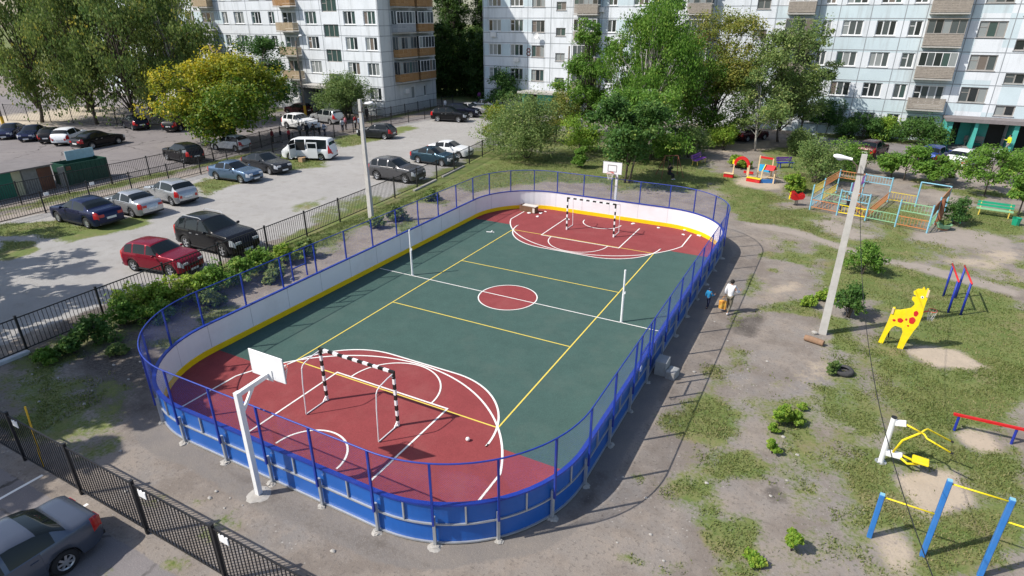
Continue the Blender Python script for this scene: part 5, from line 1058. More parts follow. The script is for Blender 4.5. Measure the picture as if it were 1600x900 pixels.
    for s_ in (-1, 1):
        b = MB(); mx = L*(ff[1]-.075)+xs0; b.ball((mx, s_*(W/2+.10), belt+.06), .10, 10, (.7, 1.05, .75)); b.beam((mx, s_*(W/2-.06), belt+.02), (mx, s_*(W/2+.06), belt+.04), .04); b.build('wing_mirror', col, t, smooth=True)
        b = MB(); hy = s_*W*.30
        b.box((L+xs0-.05, hy*.95, .56*belt+.15), (.12, .32, .12)); b.build('headlight', m_head, t)
        if kind in ('suv', 'hatch', 'wagon', 'van'): b = MB(); b.box((xs0+.035, s_*W*.31, tp[0][1]*H-.15), (.10, .16, .17)); b.build('taillight', m_tail, t)
        else: b = MB(); b.box((xs0+.035, s_*W*.29, belt*.80), (.10, .26, .15)); b.build('taillight', m_tail, t)
    b = MB(); b.box((L+xs0-.01, 0, .50*belt+.08), (.05, W*.42, .12)); b.box((L+xs0-.02, 0, .30), (.06, W*.62, .13)); b.build('grille', m_trim, t)
    for x, z in ((L+xs0+.022, .36), (xs0-.012, .62*belt if kind not in ('sedan',) else .5*belt+.12)): b = MB(); b.box((x, 0, z), (.02, .52, .115)); b.build('number_plate', m_plate, t)
    b = MB(); b.box((xs0+.02, 0, .33), (.06, W*.78, .10)); b.box((xs0+L*.5, W/2*.955, zb+.03), (wb*.66, .03, .09)); b.box((xs0+L*.5, -W/2*.955, zb+.03), (wb*.66, .03, .09)); b.build('bumper_trim', m_trim, t)
    if rails:
        for s_ in (-1, 1): b = MB(); b.tube([(xs0+L*.17, s_*W*.345, H*.975), (xs0+L*.2, s_*W*.35, H+.045), (xs0+L*.46, s_*W*.35, H+.045), (xs0+L*.49, s_*W*.345, H*.985)], .022, 6); b.build('roof_rail', m_rim, t)
    for ax in axles:
        for s_ in (-1, 1):
            tw = .105; y0 = s_*(W/2-.03); prof = [(rw*.62, -tw), (rw*.92, -tw), (rw, -tw*.72), (rw, tw*.72), (rw*.92, tw), (rw*.62, tw)]
            w_ = MB(); w_.lathe([(r, z) for r, z in prof], 28, (0, 0, 0), 'Y'); wo = w_.build('wheel', m_tyre, t, smooth=True, loc=(ax+xs0, y0-s_*tw, rw))
            b = MB(); ro = s_*(tw*.86)
            b.lathe([(rw*.53, ro*.75), (rw*.66, ro), (rw*.66, ro*.9)], 24, (0, 0, 0), 'Y'); b.lathe([(.001, ro*.96), (rw*.15, ro*.93), (rw*.16, ro*.5)], 14, (0, 0, 0), 'Y')
            for k in range(5 if kind != 'sedan' else 7):
                a = 2*math.pi*k/(5 if kind != 'sedan' else 7); b.beam((.08*rw*math.cos(a), ro*.85, .08*rw*math.sin(a)), (rw*.58*math.cos(a), ro*.82, rw*.58*math.sin(a)), rw*.17, .03, up=(0, 1, 0))
            b.build('rim', m_rim, wo)
            b = MB(); b.lathe([(.001, ro*.3), (rw*.64, ro*.3)], 20, (0, 0, 0), 'Y'); b.build('brake_disc', m_under, wo)
    if opening:
        b = MB(); sg = 1
        for c, d in (((.0, sg*(W/2-.05), 1.02), (.9, .03, 1.35)),): b.box((xs0+L*.60, c[1], c[2]), d)
        b.build('sliding_door_opening', m_under, t)
        b = MB(); b.box((xs0+L*.36, W/2+.06, .98), (.95, .05, 1.45)); dd = b.build('sliding_door', col, t); b = MB(); b.box((xs0+L*.36, W/2+.088, 1.38), (.78, .01, .42)); b.build('door_window', m_cglass, dd)
        b = MB(); b.box((xs0+L*.72, W/2+.36, .95), (.06, .85, 1.2), R(-18)); dd = b.build('front_door', col, t); b = MB(); b.box((xs0+L*.72-.03, W/2+.36, 1.35), (.02, .7, .38), R(-18)); b.build('door_window', m_cglass, dd)
    return t
COLS = {k: carpaint(k, c, m) for k, (c, m) in dict(slate=((.105, .122, .160), .5), red=((.20, .006, .020), .3), black=((.008, .008, .010), .1), gunmetal=((.10, .10, .105), .5), teal=((.022, .050, .072), .5), white=((.74, .75, .76), 0), charcoal=((.035, .038, .044), .4), silver=((.46, .47, .48), .6), navy=((.012, .018, .06), .4), blue=((.11, .17, .26), .5), bright=((.02, .045, .20), .3), cream=((.55, .53, .50), .5), maroon=((.05, .012, .018), .3), midnight=((.012, .014, .028), .3)).items()}
def park_car(kind, col, label, rear, front, name=None, rails=False, force=None, opening=False):
    """surveyed from the near side wheels' feet: rear (px, py), front (px, py)"""
    a, c = at(*rear), at(*front); d = (c-a); K = KINDS[kind]; sc = min(1.18, max(.98, d.length/K['wb'])) if force is None else force; m = (a+c)/2; head = math.atan2(d.y, d.x)
    nrm = Vector((-d.y, d.x, 0)).normalized(); view = Vector((m.x-CAM[0], m.y-CAM[1], 0)); nrm = nrm if nrm.dot(view) > 0 else -nrm
    q = m+nrm*(K['W']/2-.12)*sc
    return make_car(kind, COLS[col], name or {'suv': 'parked_suv', 'van': 'minivan', 'sedan': 'parked_sedan', 'hatch': 'parked_hatchback', 'wagon': 'parked_wagon'}[kind], label, (q.x, q.y), head, sc, rails, opening)
make_car('sedan', COLS['slate'], 'parked_sedan', 'dark slate grey sedan parked tail to the fence in the lower left corner', (-2.72, -20.02), -math.pi/2, 1.0)
park_car('suv', 'red', 'dark red crossover parked nose to the fence', (216, 424), (266, 432), force=.92)
park_car('suv', 'black', 'black off roader with roof rails beside the red crossover', (293.5, 388), (352, 402), rails=True, force=1.12)
park_car('suv', 'gunmetal', 'dark grey crossover with bright wheels right of the left lamp post', (590, 281), (634, 287))
park_car('sedan', 'teal', 'teal sedan parked nose to the fence between grey crossover and white sedan', (654, 255), (691, 260))
park_car('sedan', 'white', 'white sedan beyond the teal sedan', (681, 244), (717, 247.5))
park_car('hatch', 'charcoal', 'charcoal hatchback standing alone by the far fence behind the lamp post', (601.5, 218), (568, 216))
park_car('suv', 'black', 'small black crossover nearest in the far row before the gap', (685, 190), (716, 191.5), force=1.05)
park_car('suv', 'midnight', 'dark car second in the far row before the gap', (706, 183), (736, 184), force=1.0)
park_car('sedan', 'cream', 'pale beige sedan third in the far row before the gap', (720, 178), (748, 179), force=1.0)
park_car('sedan', 'silver', 'silver sedan last in the far row before the gap', (762, 172.5), (738, 171), force=1.0)
park_car('sedan', 'navy', 'navy blue sedan parked nose to the far fence, leftmost in the gravel car park', (140, 357), (95, 347))
park_car('sedan', 'silver', 'silver sedan between the navy sedan and the silver hatchback', (209.5, 340), (171, 331))
park_car('hatch', 'silver', 'silver hatchback third along the far fence of the gravel car park', (271, 321.5), (237, 313))
park_car('sedan', 'blue', 'light steel blue sedan parked facing the gravel drive', (340, 281), (378, 286.5))
park_car('sedan', 'charcoal', 'dark grey sedan behind the light blue sedan', (390, 266.5), (423, 273))
park_car('van', 'white', 'white minivan with its side door slid open', (500, 251), (458, 250), opening=True, force=1.0)
park_car('suv', 'black', 'black crossover on the asphalt yard close to the fence', (288, 256), (263, 250.5))
park_car('hatch', 'white', 'white hatchback half hidden under the yellow tree', (369, 237), (339, 234.5))
park_car('suv', 'white', 'white crossover behind the fence where people gather', (446, 201), (479.5, 205), force=1.05)
park_car('wagon', 'silver', 'silver estate car parked before the left entrance', (520.5, 195), (488, 190.5), force=1.05)
park_car('hatch', 'maroon', 'dark car behind the white crossover at the left entrance', (472, 180), (450, 178), force=1.0)
park_car('suv', 'black', 'black car with red lights partly hidden left of the yellow tree', (284, 205), (300, 200), force=1.0)
park_car('hatch', 'midnight', 'black hatchback parked under the birches', (215, 206), (190, 198), force=1.1)
park_car('sedan', 'navy', 'dark sedan at the far left end of the yard row', (45, 208), (19, 219), force=1.0)
park_car('sedan', 'navy', 'dark blue sedan second in the yard row', (78, 211), (54, 222.5), force=1.0)
park_car('hatch', 'black', 'black hatchback with red tail lights third in the yard row', (84, 226), (112, 214), force=1.0)
park_car('hatch', 'white', 'white hatchback in the yard row of dark cars', (109, 228.5), (140, 217), force=1.1)
park_car('sedan', 'black', 'black sedan nearest in the yard row', (145, 233), (186, 225), force=1.1)
park_car('hatch', 'maroon', 'dark sedan right of the lamp head on the road before the right block', (1366, 249), (1383, 242), force=1.05)
park_car('hatch', 'bright', 'blue hatchback on the road behind the young trees', (1463, 260), (1482, 252), force=1.08)
park_car('hatch', 'white', 'white hatchback behind the spreading young tree', (1508, 266), (1527, 258), force=1.05)
park_car('hatch', 'silver', 'silver hatchback half hidden by bushes before the right block', (1262, 236), (1284, 231), force=1.05)
park_car('hatch', 'silver', 'grey hatchback on the dirt parking left of the maroon car', (1136, 222), (1156, 217), force=1.05)
park_car('sedan', 'maroon', 'dark maroon sedan on the dirt parking under the trees', (1165, 222), (1195, 218), force=1.0)
park_car('hatch', 'white', 'white car glimpsed through the bushes above the purple bench', (1062, 224), (1086, 219), force=1.05)
park_car('hatch', 'silver', 'silver car glimpsed behind the bushes at the thin pole', (889, 197), (905, 188), force=1.05)
t = bpy.data.objects.new('cardboard_box', None)
bpy.data.objects.remove(t)
b = MB(); b.box((0, 0, .2), (.5, .4, .4)); b.box((.1, .27, .41), (.3, .16, .015)); p = at(472, 253); tag(b.build('cardboard_box', paint('cardboard', (.38, .25, .14), rough=.9), loc=(p.x, p.y, 0)), 'brown cardboard box standing at the open door of the white minivan', 'box')
# ------------------------------------------------------------------ people
def skin_bake(name, verts, radii, edges, lvl=1):
    me = bpy.data.meshes.new(name); me.from_pydata(verts, edges, []); o = bpy.data.objects.new(name, me); COL.objects.link(o)
    sk = o.modifiers.new('skin', 'SKIN'); sk.use_smooth_shade = True
    L = me.skin_vertices[0].data if len(me.skin_vertices) else None
    if L is None:
        bm = bmesh.new(); bm.from_mesh(me); bm.verts.layers.skin.verify(); bm.to_mesh(me); bm.free(); L = me.skin_vertices[0].data
    for i, r in enumerate(radii): L[i].radius = (r, r) if not isinstance(r, tuple) else r; L[i].use_root = (i == 0)
    su = o.modifiers.new('sub', 'SUBSURF'); su.levels = su.render_levels = lvl
    bpy.context.view_layer.update(); ev = o.evaluated_get(bpy.context.evaluated_depsgraph_get()); m2 = bpy.data.meshes.new_from_object(ev); m2.name = name
    bpy.data.objects.remove(o); bpy.data.meshes.remove(me); return m2
def pose_joints(pose):
    J = dict(pel=(0, 0, .93), waist=(0, 0, 1.08), chest=(0.01, 0, 1.30), neck=(0, 0, 1.47), chin=(.015, 0, 1.55), head=(.01, 0, 1.64), crown=(0, 0, 1.74), nose=(.115, 0, 1.625))
    for s, y in (('l', 1), ('r', -1)):
        J['sh'+s] = (0, .17*y, 1.42); J['el'+s] = (-.03, .24*y, 1.14); J['wr'+s] = (.05, .26*y, .90); J['pa'+s] = (.08, .26*y, .82)
        J['hip'+s] = (0, .09*y, .88); J['kn'+s] = (.02, .10*y, .49); J['an'+s] = (-.02, .10*y, .09); J['toe'+s] = (.15, .11*y, .04)
    if pose == 'walk':
        J['knl'] = (.16, .09, .50); J['anl'] = (.20, .09, .09); J['toel'] = (.37, .10, .04); J['knr'] = (-.02, -.09, .49); J['anr'] = (-.28, -.09, .13); J['toer'] = (-.15, -.10, .04)
        J['elr'] = (.03, -.30, 1.16); J['wrr'] = (.24, -.34, 1.20); J['par'] = (.32, -.34, 1.23)
    if pose == 'sit':
        for k in list(J): 
            if not k.startswith(('kn', 'an', 'toe')): J[k] = (J[k][0], J[k][1], J[k][2]-.42)
        for s, y in (('l', 1), ('r', -1)): J['kn'+s] = (.42, .10*y, .46); J['an'+s] = (.48, .10*y, .09); J['toe'+s] = (.64, .11*y, .05); J['el'+s] = (.06, .27*y, .86); J['wr'+s] = (.12, .25*y, 1.06); J['pa'+s] = (.13, .24*y, 1.13)
    return J
def body_mesh(pose):
    J = pose_joints(pose); names = list(J); iv = {k: i for i, k in enumerate(names)}; V_ = [J[k] for k in names]
    Rd = dict(pel=(.125, .10), waist=(.115, .09), chest=(.145, .105), neck=.055, chin=.062, head=.092, crown=.062, nose=.012)
    rad = []
    for k in names:
        b_ = k[:-1]
        rad.append(Rd.get(k) or {'sh': .062, 'el': .042, 'wr': .027, 'pa': .030, 'hip': .085, 'kn': .055, 'an': .038, 'toe': .032}[b_])
    E_ = [('pel', 'waist'), ('waist', 'chest'), ('chest', 'neck'), ('neck', 'chin'), ('chin', 'head'), ('head', 'crown'), ('head', 'nose')]
    for s in 'lr': E_ += [('chest', 'sh'+s), ('sh'+s, 'el'+s), ('el'+s, 'wr'+s), ('wr'+s, 'pa'+s), ('pel', 'hip'+s), ('hip'+s, 'kn'+s), ('kn'+s, 'an'+s), ('an'+s, 'toe'+s)]
    E2 = [(iv[a], iv[c]) for a, c in E_]
    for s, y in (('l', 1), ('r', -1)):
        p = Vector(J['pa'+s]); d = (p-Vector(J['wr'+s])).normalized(); side = Vector((1, 0, 0)) if abs(d.x) < .7 else Vector((0, 0, 1))
        side = (side-d*side.dot(d)).normalized(); nrm = d.cross(side)
        for k, (o_, ln) in enumerate(((.033, .070), (.012, .080), (-.010, .075), (-.031, .058))):
            i0 = len(V_); a = p+side*o_+d*.012; V_ += [tuple(a), tuple(a+d*ln*.55+nrm*.006*y), tuple(a+d*ln+nrm*.022*y)]; rad += [.0105, .0095, .008]; E2 += [(iv['pa'+s], i0), (i0, i0+1), (i0+1, i0+2)]
        i0 = len(V_); a = p+side*.036-d*.035; V_ += [tuple(a), tuple(a+side*.022+d*.04)]; rad += [.012, .010]; E2 += [(iv['pa'+s], i0), (i0, i0+1)]
    me = skin_bake('person', V_, rad, E2, 2)
    return me, J
def cloth_mesh(J, keys, edges, rad, nm):
    iv = {k: i for i, k in enumerate(keys)}; pts = [J[k] for k in keys]; return skin_bake(nm, pts, rad, [(iv[a], iv[c]) for a, c in edges], 2)
def mid(a, c, t): return tuple(a[i]+(c[i]-a[i])*t for i in range(3))
PM = {}
for ps in ('stand', 'walk', 'sit'):
    me, J = body_mesh(ps)
    for s in 'lr': J['cuff'+s] = mid(J['el'+s], J['wr'+s], .92); J['hem'+s] = mid(J['kn'+s], J['an'+s], .93)
    hz = J['pel'][2]; J['hemline'] = (J['pel'][0], 0, hz-.03)
    sh = cloth_mesh(J, ['chest', 'waist', 'pel', 'hemline', 'neck', 'shl', 'ell', 'cuffl', 'shr', 'elr', 'cuffr'], [('chest', 'waist'), ('waist', 'pel'), ('pel', 'hemline'), ('chest', 'neck'), ('chest', 'shl'), ('shl', 'ell'), ('ell', 'cuffl'), ('chest', 'shr'), ('shr', 'elr'), ('elr', 'cuffr')], [(.175, .13), (.145, .115), (.155, .125), (.155, .125), .06, .108, .070, .050, .108, .070, .050], 'jacket')
    tr = cloth_mesh(J, ['pel', 'hipl', 'knl', 'heml', 'hipr', 'knr', 'hemr'], [('pel', 'hipl'), ('hipl', 'knl'), ('knl', 'heml'), ('pel', 'hipr'), ('hipr', 'knr'), ('knr', 'hemr')], [(.14, .115), .105, .078, .066, .105, .078, .066], 'trousers')
    PM[ps] = (me, J, sh, tr)
m_skin = paint('skin', (.46, .27, .19), rough=.6, var=.06); m_hairs = {k: paint('hair '+k, c, rough=.7, var=.3, scale=20) for k, c in dict(black=(.012, .010, .009), brown=(.06, .032, .018), cap=(.03, .04, .07)).items()}
CL = {k: paint('cloth '+k, c, rough=.9, var=.15, scale=8) for k, c in dict(white=(.74, .74, .76), blue=(.02, .24, .48), navy=(.015, .02, .05), dark=(.02, .02, .024), red=(.30, .02, .03), pale=(.45, .52, .66), grey=(.20, .20, .21), khaki=(.16, .14, .10), yellow=(.55, .62, .02), purple=(.20, .05, .20), pink=(.6, .22, .26)).items()}
m_shoe = {'white': paint('white shoe', (.7, .7, .7), rough=.6), 'dark': paint('dark shoe', (.02, .02, .02), rough=.6)}
def person(label, x, y, face, h, ps, top, legs, hair='brown', shoe='dark', group=None):
    me, J, sh, tr = PM[ps]; k = h/1.75
    t = bpy.data.objects.new('person', me.copy()); COL.objects.link(t); tag(t, label, 'person', group); t.location = (x, y, 0); t.rotation_euler = (0, 0, face); t.scale = (k, k, k)
    t.data.materials.clear(); t.data.materials.append(m_skin)
    for nm, m_, mat in (('jacket', sh, CL[top]), ('trousers', tr, CL[legs])):
        o = bpy.data.objects.new(nm, m_.copy()); o.data.materials.clear(); o.data.materials.append(mat); COL.objects.link(o); o.parent = t
    hx, hy, hz = J['head']; b = MB()
    b.ball((hx-.022, hy, hz+.035), .108, 14, (1, .95, 1.0)); b.v = [(px, py, pz if not (px > hx+.03 and pz < hz+.05) else max(pz, hz+.05)) for px, py, pz in b.v]
    b.build('hair', m_hairs[hair], t, smooth=True)
    b = MB()
    for s in (-1, 1): b.ball((hx+.088, s*.033, hz+.0), .011, 8)
    b.build('eyes', m_hairs['black'], t)
    b = MB(); b.ball((hx+.082, 0, hz-.062), .016, 8, (.6, 1.5, .5)); b.build('mouth', paint('lip', (.32, .10, .09), rough=.6), t)
    for s in 'lr':
        a, c = Vector(J['an'+s]), Vector(J['toe'+s]); d = Vector((c.x-a.x, c.y-a.y, 0)).normalized(); b = MB(); z = min(a.z-.09, 0.02) if ps == 'stand' else a.z-.09
        b.ball((a.x+d.x*.06, a.y+d.y*.06, max(.045, a.z-.045)), .075, 10, (1.85, .72, .72)); b.v = [(p[0], p[1], max(p[2], .0)) for p in b.v]; b.build('shoe', m_shoe[shoe], t, smooth=True)
    return t
p = at(1137, 489)
boy = person('boy in a white shirt walking along the rink with an orange and yellow bag', p.x, p.y, R(75), 1.62, 'walk', 'white', 'khaki', 'black', 'white')
b = MB(); k = 1.62/1.75; b.cbox((0, 0, 0), (.34, .12, .40), .04); b.v = [(x+.015*math.sin(z*30), y*(1.25-.8*(z+.2)), z) for x, y, z in b.v]; b.beam((-.08, 0, .19), (-.02, 0, .40), .03, .015); b.beam((.08, 0, .19), (.02, 0, .40), .03, .015)
mbag = paint('orange yellow print', (.75, .33, .05), rough=.7, var=.5, scale=9, dirt=(.80, .65, .12), dirt_amt=.9)
o = tag(b.build('carrier_bag', mbag, loc=(p.x-.26, p.y+.02, .36)), 'orange and yellow carrier bag hanging beside the leg of the boy in white', 'bag')
p = at(1105, 481); person('small child in a bright blue jacket walking in the shade of the rink', p.x, p.y, R(70), 1.0, 'walk', 'blue', 'navy', 'cap')
p = at(1046, 280); person('person in black sitting on the swing seat', p.x-.1, p.y+.2, R(-30), 1.6, 'sit', 'dark', 'dark', 'black', 'white')
G8 = 'people gathered by the car park fence'
for px, py, fc, h, ps, tp, lg, hr, lab in ((427, 224, 20, 1.5, 'stand', 'red', 'dark', 'black', 'person in red, leftmost at the fence behind the minivan'), (440, 223, 60, 1.5, 'stand', 'dark', 'grey', 'black', 'person in a dark top next to the leftmost person in red'), (453, 223, 200, 1.5, 'stand', 'red', 'dark', 'brown', 'person in red above the minivan roof'),
    (470, 216, 100, 1.6, 'walk', 'grey', 'dark', 'brown', 'person in grey by the bumper of the white crossover'), (481, 216, 170, 1.65, 'stand', 'dark', 'dark', 'black', 'person in dark clothes at the front of the white crossover'), (491, 216, -20, 1.6, 'stand', 'dark', 'grey', 'black', 'person in black facing the group by the white crossover'), (500, 211, 190, 1.6, 'stand', 'white', 'dark', 'brown', 'person in a white top in the middle of the group'), (508, 214, 90, 1.6, 'walk', 'pale', 'navy', 'black', 'person in a pale blue shirt at the right of the group'),
    (536, 206, 150, 1.5, 'stand', 'white', 'navy', 'brown', 'child in white with dark trousers behind the estate car'), (541, 203, 20, 1.6, 'stand', 'pink', 'dark', 'brown', 'person in pink standing behind the estate car'), (556, 202, 10, 1.65, 'stand', 'red', 'dark', 'black', 'person in dark red left of the lamp post'), (563, 203, 180, 1.6, 'stand', 'pale', 'navy', 'black', 'person in pale blue just left of the lamp post'), (574, 189, 90, 1.75, 'stand', 'dark', 'dark', 'black', 'person in dark clothes on the road behind the lamp post'),
    (696, 174, 180, 1.7, 'stand', 'white', 'grey', 'brown', 'person in white beside the dark car by the gap'), (749, 160, 90, 1.7, 'stand', 'purple', 'dark', 'black', 'person in purple at the corner of the rear block'), (241, 183, 0, 1.7, 'walk', 'pink', 'dark', 'black', 'person with a pink top under the birches')):
    q = at(px, py); person(lab, q.x, q.y, R(fc), h, ps, tp, lg, hr, group=G8)
p = at(1571, 238); person('worker in a yellow vest stooping on the road at the right', p.x, p.y, R(200), 1.7, 'walk', 'yellow', 'grey', 'black')
b = MB(); b.cbox((0, 0, .22), (.4, .3, .44), .08); q = at(1562, 240); tag(b.build('sack', CL['white'], loc=(q.x, q.y, 0)), 'white sack on the road beside the worker in a yellow vest', 'sack')
# ------------------------------------------------------------------ playground
PT = {k: paint('play paint '+k, c, rough=.5, var=.12, scale=5, dirt=tuple(v*.6+.08 for v in c), dirt_amt=.4) for k, c in dict(yellow=(.80, .62, .01), red=(.55, .012, .014), blue=(.03, .17, .48), lblue=(.22, .48, .60), orange=(.50, .20, .075), green=(.24, .46, .26), dyellow=(.60, .46, .08), sky=(.02, .36, .66), cream=(.66, .50, .30), dgreen=(.01, .30, .17), navy=(.012, .03, .30), purple=(.20, .06, .36), brown=(.26, .10, .05)).items()}
m_chain = paint('chain steel', (.30, .30, .30), rough=.5, metal=.6)
# giraffe panel
base = at(1415, 546); ang = R(-12)
t = thing('giraffe_panel', 'yellow cut out giraffe with red spots standing on the grass', 'play panel', (15.98, 3.25, 0), ang); t.scale = (.78, 1, 1)
# outline of the board in its own plane (x along the body, z up), head to the right, snout to the left
gir = [(-.62, .02), (-.40, 0), (-.33, .42), (-.22, .78), (-.10, .92), (.22, .90), (.30, .74), (.27, .30), (.25, -.06), (.50, -.09), (.58, .38), (.74, .90), (.86, 1.18), (.90, 1.62), (.88, 2.02), (.90, 2.40), (.93, 2.50), (.86, 2.56), (.84, 2.74), (.76, 2.74), (.74, 2.64), (.62, 2.80), (.56, 2.66), (.40, 2.64), (.26, 2.50), (.30, 2.40), (.42, 2.36), (.40, 2.30), (.28, 2.27), (.28, 2.16), (.42, 2.08), (.46, 1.98), (.34, 1.80), (-.06, 1.62), (-.26, 1.58), (-.30, 1.68), (-.40, 1.66), (-.42, 1.36), (-.46, 1.0), (-.54, .46)]
b = MB(); b.prism(gir, .07, Matrix.Identity(4)); bd = b.build('giraffe_board', PT['yellow'], t)
b = MB()
for x, z, rx_, rz_ in ((.62, 1.64, .10, .12), (.55, 1.32, .14, .15), (.06, 1.20, .13, .10), (-.20, 1.14, .075, .05), (.30, 1.30, .05, .05), (.45, 1.06, .05, .035)):
    n = 14; pl = [(x+rx_*math.cos(2*math.pi*i/n)*(1+.12*math.sin(i*2.3)), z+rz_*math.sin(2*math.pi*i/n)) for i in range(n)]; b.prism(pl, .005, Matrix.Translation((0, -.0385, 0)))
    b.prism(pl, .005, Matrix.Translation((0, .0385, 0)))
b.build('spots', PT['red'], bd)
b = MB(); b.prism([(.68+.07*math.cos(i*.6), 2.36+.05*math.sin(i*.6)) for i in range(10)], .006, Matrix.Translation((0, -.0385, 0))); b.build('eye_white', m_wsteel, bd); b = MB(); b.prism([(.68+.03*math.cos(i*.6), 2.36+.03*math.sin(i*.6)) for i in range(10)], .006, Matrix.Translation((0, -.044, 0))); b.build('pupil', m_bsteel, bd)
b = MB(); b.box((-.36, -.055, 1.52), (.10, .04, .24)); b.box((.86, -.055, 2.56), (.09, .04, .3)); b.build('wood_blocks', PT['cream'], t)
b = MB()
for x in (-.4, .35): b.beam((x, .04, 1.0), (x+.1, .75, -.03), .05)
b.build('rear_strut', m_bsteel, t)
b = MB(); b.beam((.80, .045, 1.72), (1.05, .32, 1.72), .05); b.tube([(1.22+.20*math.cos(i*math.pi/8), .50+.20*math.sin(i*math.pi/8), 1.72) for i in range(16)], .014, 6, closed=True); h = b.build('hoop', m_hoop, t)
b = MB()
for k in range(8):
    a = k*math.pi/4
    for e in (-1, 1): b.tube([(1.22+(.2-.09*u)*math.cos(a+e*u*.8), .5+(.2-.09*u)*math.sin(a+e*u*.8), 1.71-.42*u) for u in (0, .5, 1)], .006, 4)
b.build('net', m_net, h)
# twin blue and red parallel bars
t = thing('parallel_bars', 'pair of high parallel bars with blue posts and red rails', 'parallel bars', (18.6, 8.95, 0))
for x, xo in ((-.24, -.02), (.24, .02)):
    for y, z in ((-1.0, 1.55), (1.0, 1.55)):
        b = MB(); b.tube([(x+xo*0-.02, y, -.05), (x-.02, y, z)], .048, 10); b.build('post', PT['navy'], t, smooth=True)
    b = MB(); b.tube([(x-.02, -1.18, 1.59), (x-.02, 1.25, 1.59)], .038, 8); b.build('rail', PT['red'], t, smooth=True)
# horizontal bars
t = thing('pull_up_bars', 'row of square blue posts of different height joined by thin yellow bars', 'pull up bars', (15.13, -8.42, 0), R(-3.2))
hs = (1.40, 2.38, 2.38, 1.9); xp = (0, 1.16, 2.33, 3.5)
for x, h in zip(xp, hs):
    b = MB(); b.cbox((x, 0, h/2), (.115, .115, h), .012); pp = b.build('post', PT['blue'], t); b = MB(); b.box((x, 0, h+.008), (.105, .105, .012)); b.build('post_cap', PT['lblue'], pp)
for i, z in enumerate((1.33, 2.30, 1.75)): b = MB(); b.tube([(xp[i]+.058, 0, z), (xp[i+1]-.058, 0, z)], .021, 8); b.build('bar', PT['yellow'], t, smooth=True)
# red balance bar
t = thing('balance_beam', 'long red beam on short blue posts at the right edge', 'balance beam', (17.52, -2.15, 0), R(1.5))
b = MB(); b.beam((-.1, 0, .60), (3.4, 0, .60), .09, .07); b.build('beam', PT['red'], t)
for x in (.06, 1.56, 3.06): b = MB(); b.tube([(x, 0, -.04), (x, 0, .565)], .04, 8); b.build('post', PT['navy'], t)
# white exercise machine with yellow arms and seat
t = thing('exercise_machine', 'white outdoor exercise machine with yellow handle bars and a yellow seat', 'exercise machine', (15.45, -4.98, 0), R(-6))
b = MB(); b.tube([(0, 0, 0), (0, 0, 1.60)], .075, 16); pz = b.build('column', m_wsteel, t, smooth=False); b = MB(); b.tube([(0, 0, 1.601), (0, 0, 1.63)], .078, 16); b.build('column_cap', m_bsteel, pz)
b = MB(); b.tube([(0, 0, 0), (0, 0, .012)], .16, 14); b.build('foot_plate', m_galv, t)
b = MB(); b.beam((.05, 0, 1.45), (.32, 0, 1.52), .09, .16); b.beam((.06, 0, .38), (.46, .02, .40), .16, .14); b.build('bracket', m_wsteel, t)
b = MB(); b.tube([(.22, -.02, .47), (.36, 0, .95), (.66, 0, 1.30), (.72, 0, 1.38)], .032, 10); b.tube([(.30, 0, 1.50), (.72, 0, 1.38)], .028, 8)
for s in (-1, 1): b.tube([(.72, 0, 1.38), (.80, .13*s, 1.42), (.86, .26*s, 1.40), (1.50, .30*s, 1.20)], .026, 10)
b.tube([(.44, .04, .42), (.60, .10, .36), (.82, .02, .36)], .035, 8); b.tube([(.44, -.06, .38), (.62, -.12, .30), (.88, -.04, .34)], .035, 8); arm = b.build('handle_bars', PT['dyellow'], t, smooth=True); arm.data.materials[0] = PT['yellow']
b = MB()
for s in (-1, 1): b.tube([(1.46, .298*s, 1.212), (1.53, .302*s, 1.19)], .03, 8)
b.build('grip', m_bsteel, arm)
b = MB(); b.cbox((.92, 0, .47), (.42, .34, .06), .04); b.build('seat', PT['yellow'], t); b = MB(); b.tube([(.90, 0, .33), (.90, 0, .44)], .04, 8); b.build('seat_stem', PT['yellow'], t)
# tyre, log, stone
p = at(1317, 583); b = MB(); b.lathe([(.19, .02), (.30, .0), (.345, .04), (.36, .10), (.345, .17), (.30, .21), (.19, .19), (.18, .155), (.27, .15), (.30, .10), (.27, .06), (.18, .055), (.19, .02)], 30, (0, 0, 0)); tag(b.build('old_tyre', paint('old tyre', (.045, .045, .048), rough=.85, var=.2, scale=8, dirt=(.12, .11, .10), dirt_amt=.5), loc=(p.x, p.y, 0), smooth=True), 'old car tyre lying flat on the bare ground', 'tyre')
a, c = at(1256, 533), at(1286, 543); b = MB(); d = c-a; b.tube([(-.37, 0, .13), (-.2, 0, .14), (.2, .01, .135), (.37, 0, .13)], [.125, .135, .13, .12], 14); lg = b.build('log', paint('bare log', (.26, .16, .10), rough=.9, var=.25, scale=7, bump=.4), smooth=False, loc=((a.x+c.x)/2, (a.y+c.y)/2+.1, 0)); lg.rotation_euler = (0, 0, math.atan2(d.y, d.x)); tag(lg, 'short brown log at the foot of the tall lamp post', 'log')
p = at(1272, 522); b = MB(); b.ball((0, 0, .07), .11, 9, (1.2, .8, .7)); b.v = [(x+random.uniform(-.02, .02), y+random.uniform(-.02, .02), max(0, z)) for x, y, z in b.v]; tag(b.build('stone', m_conc, loc=(p.x, p.y, 0)), 'pale stone between the log and the tall lamp post', 'stone')
G9 = 'pale stones scattered over the bare ground'
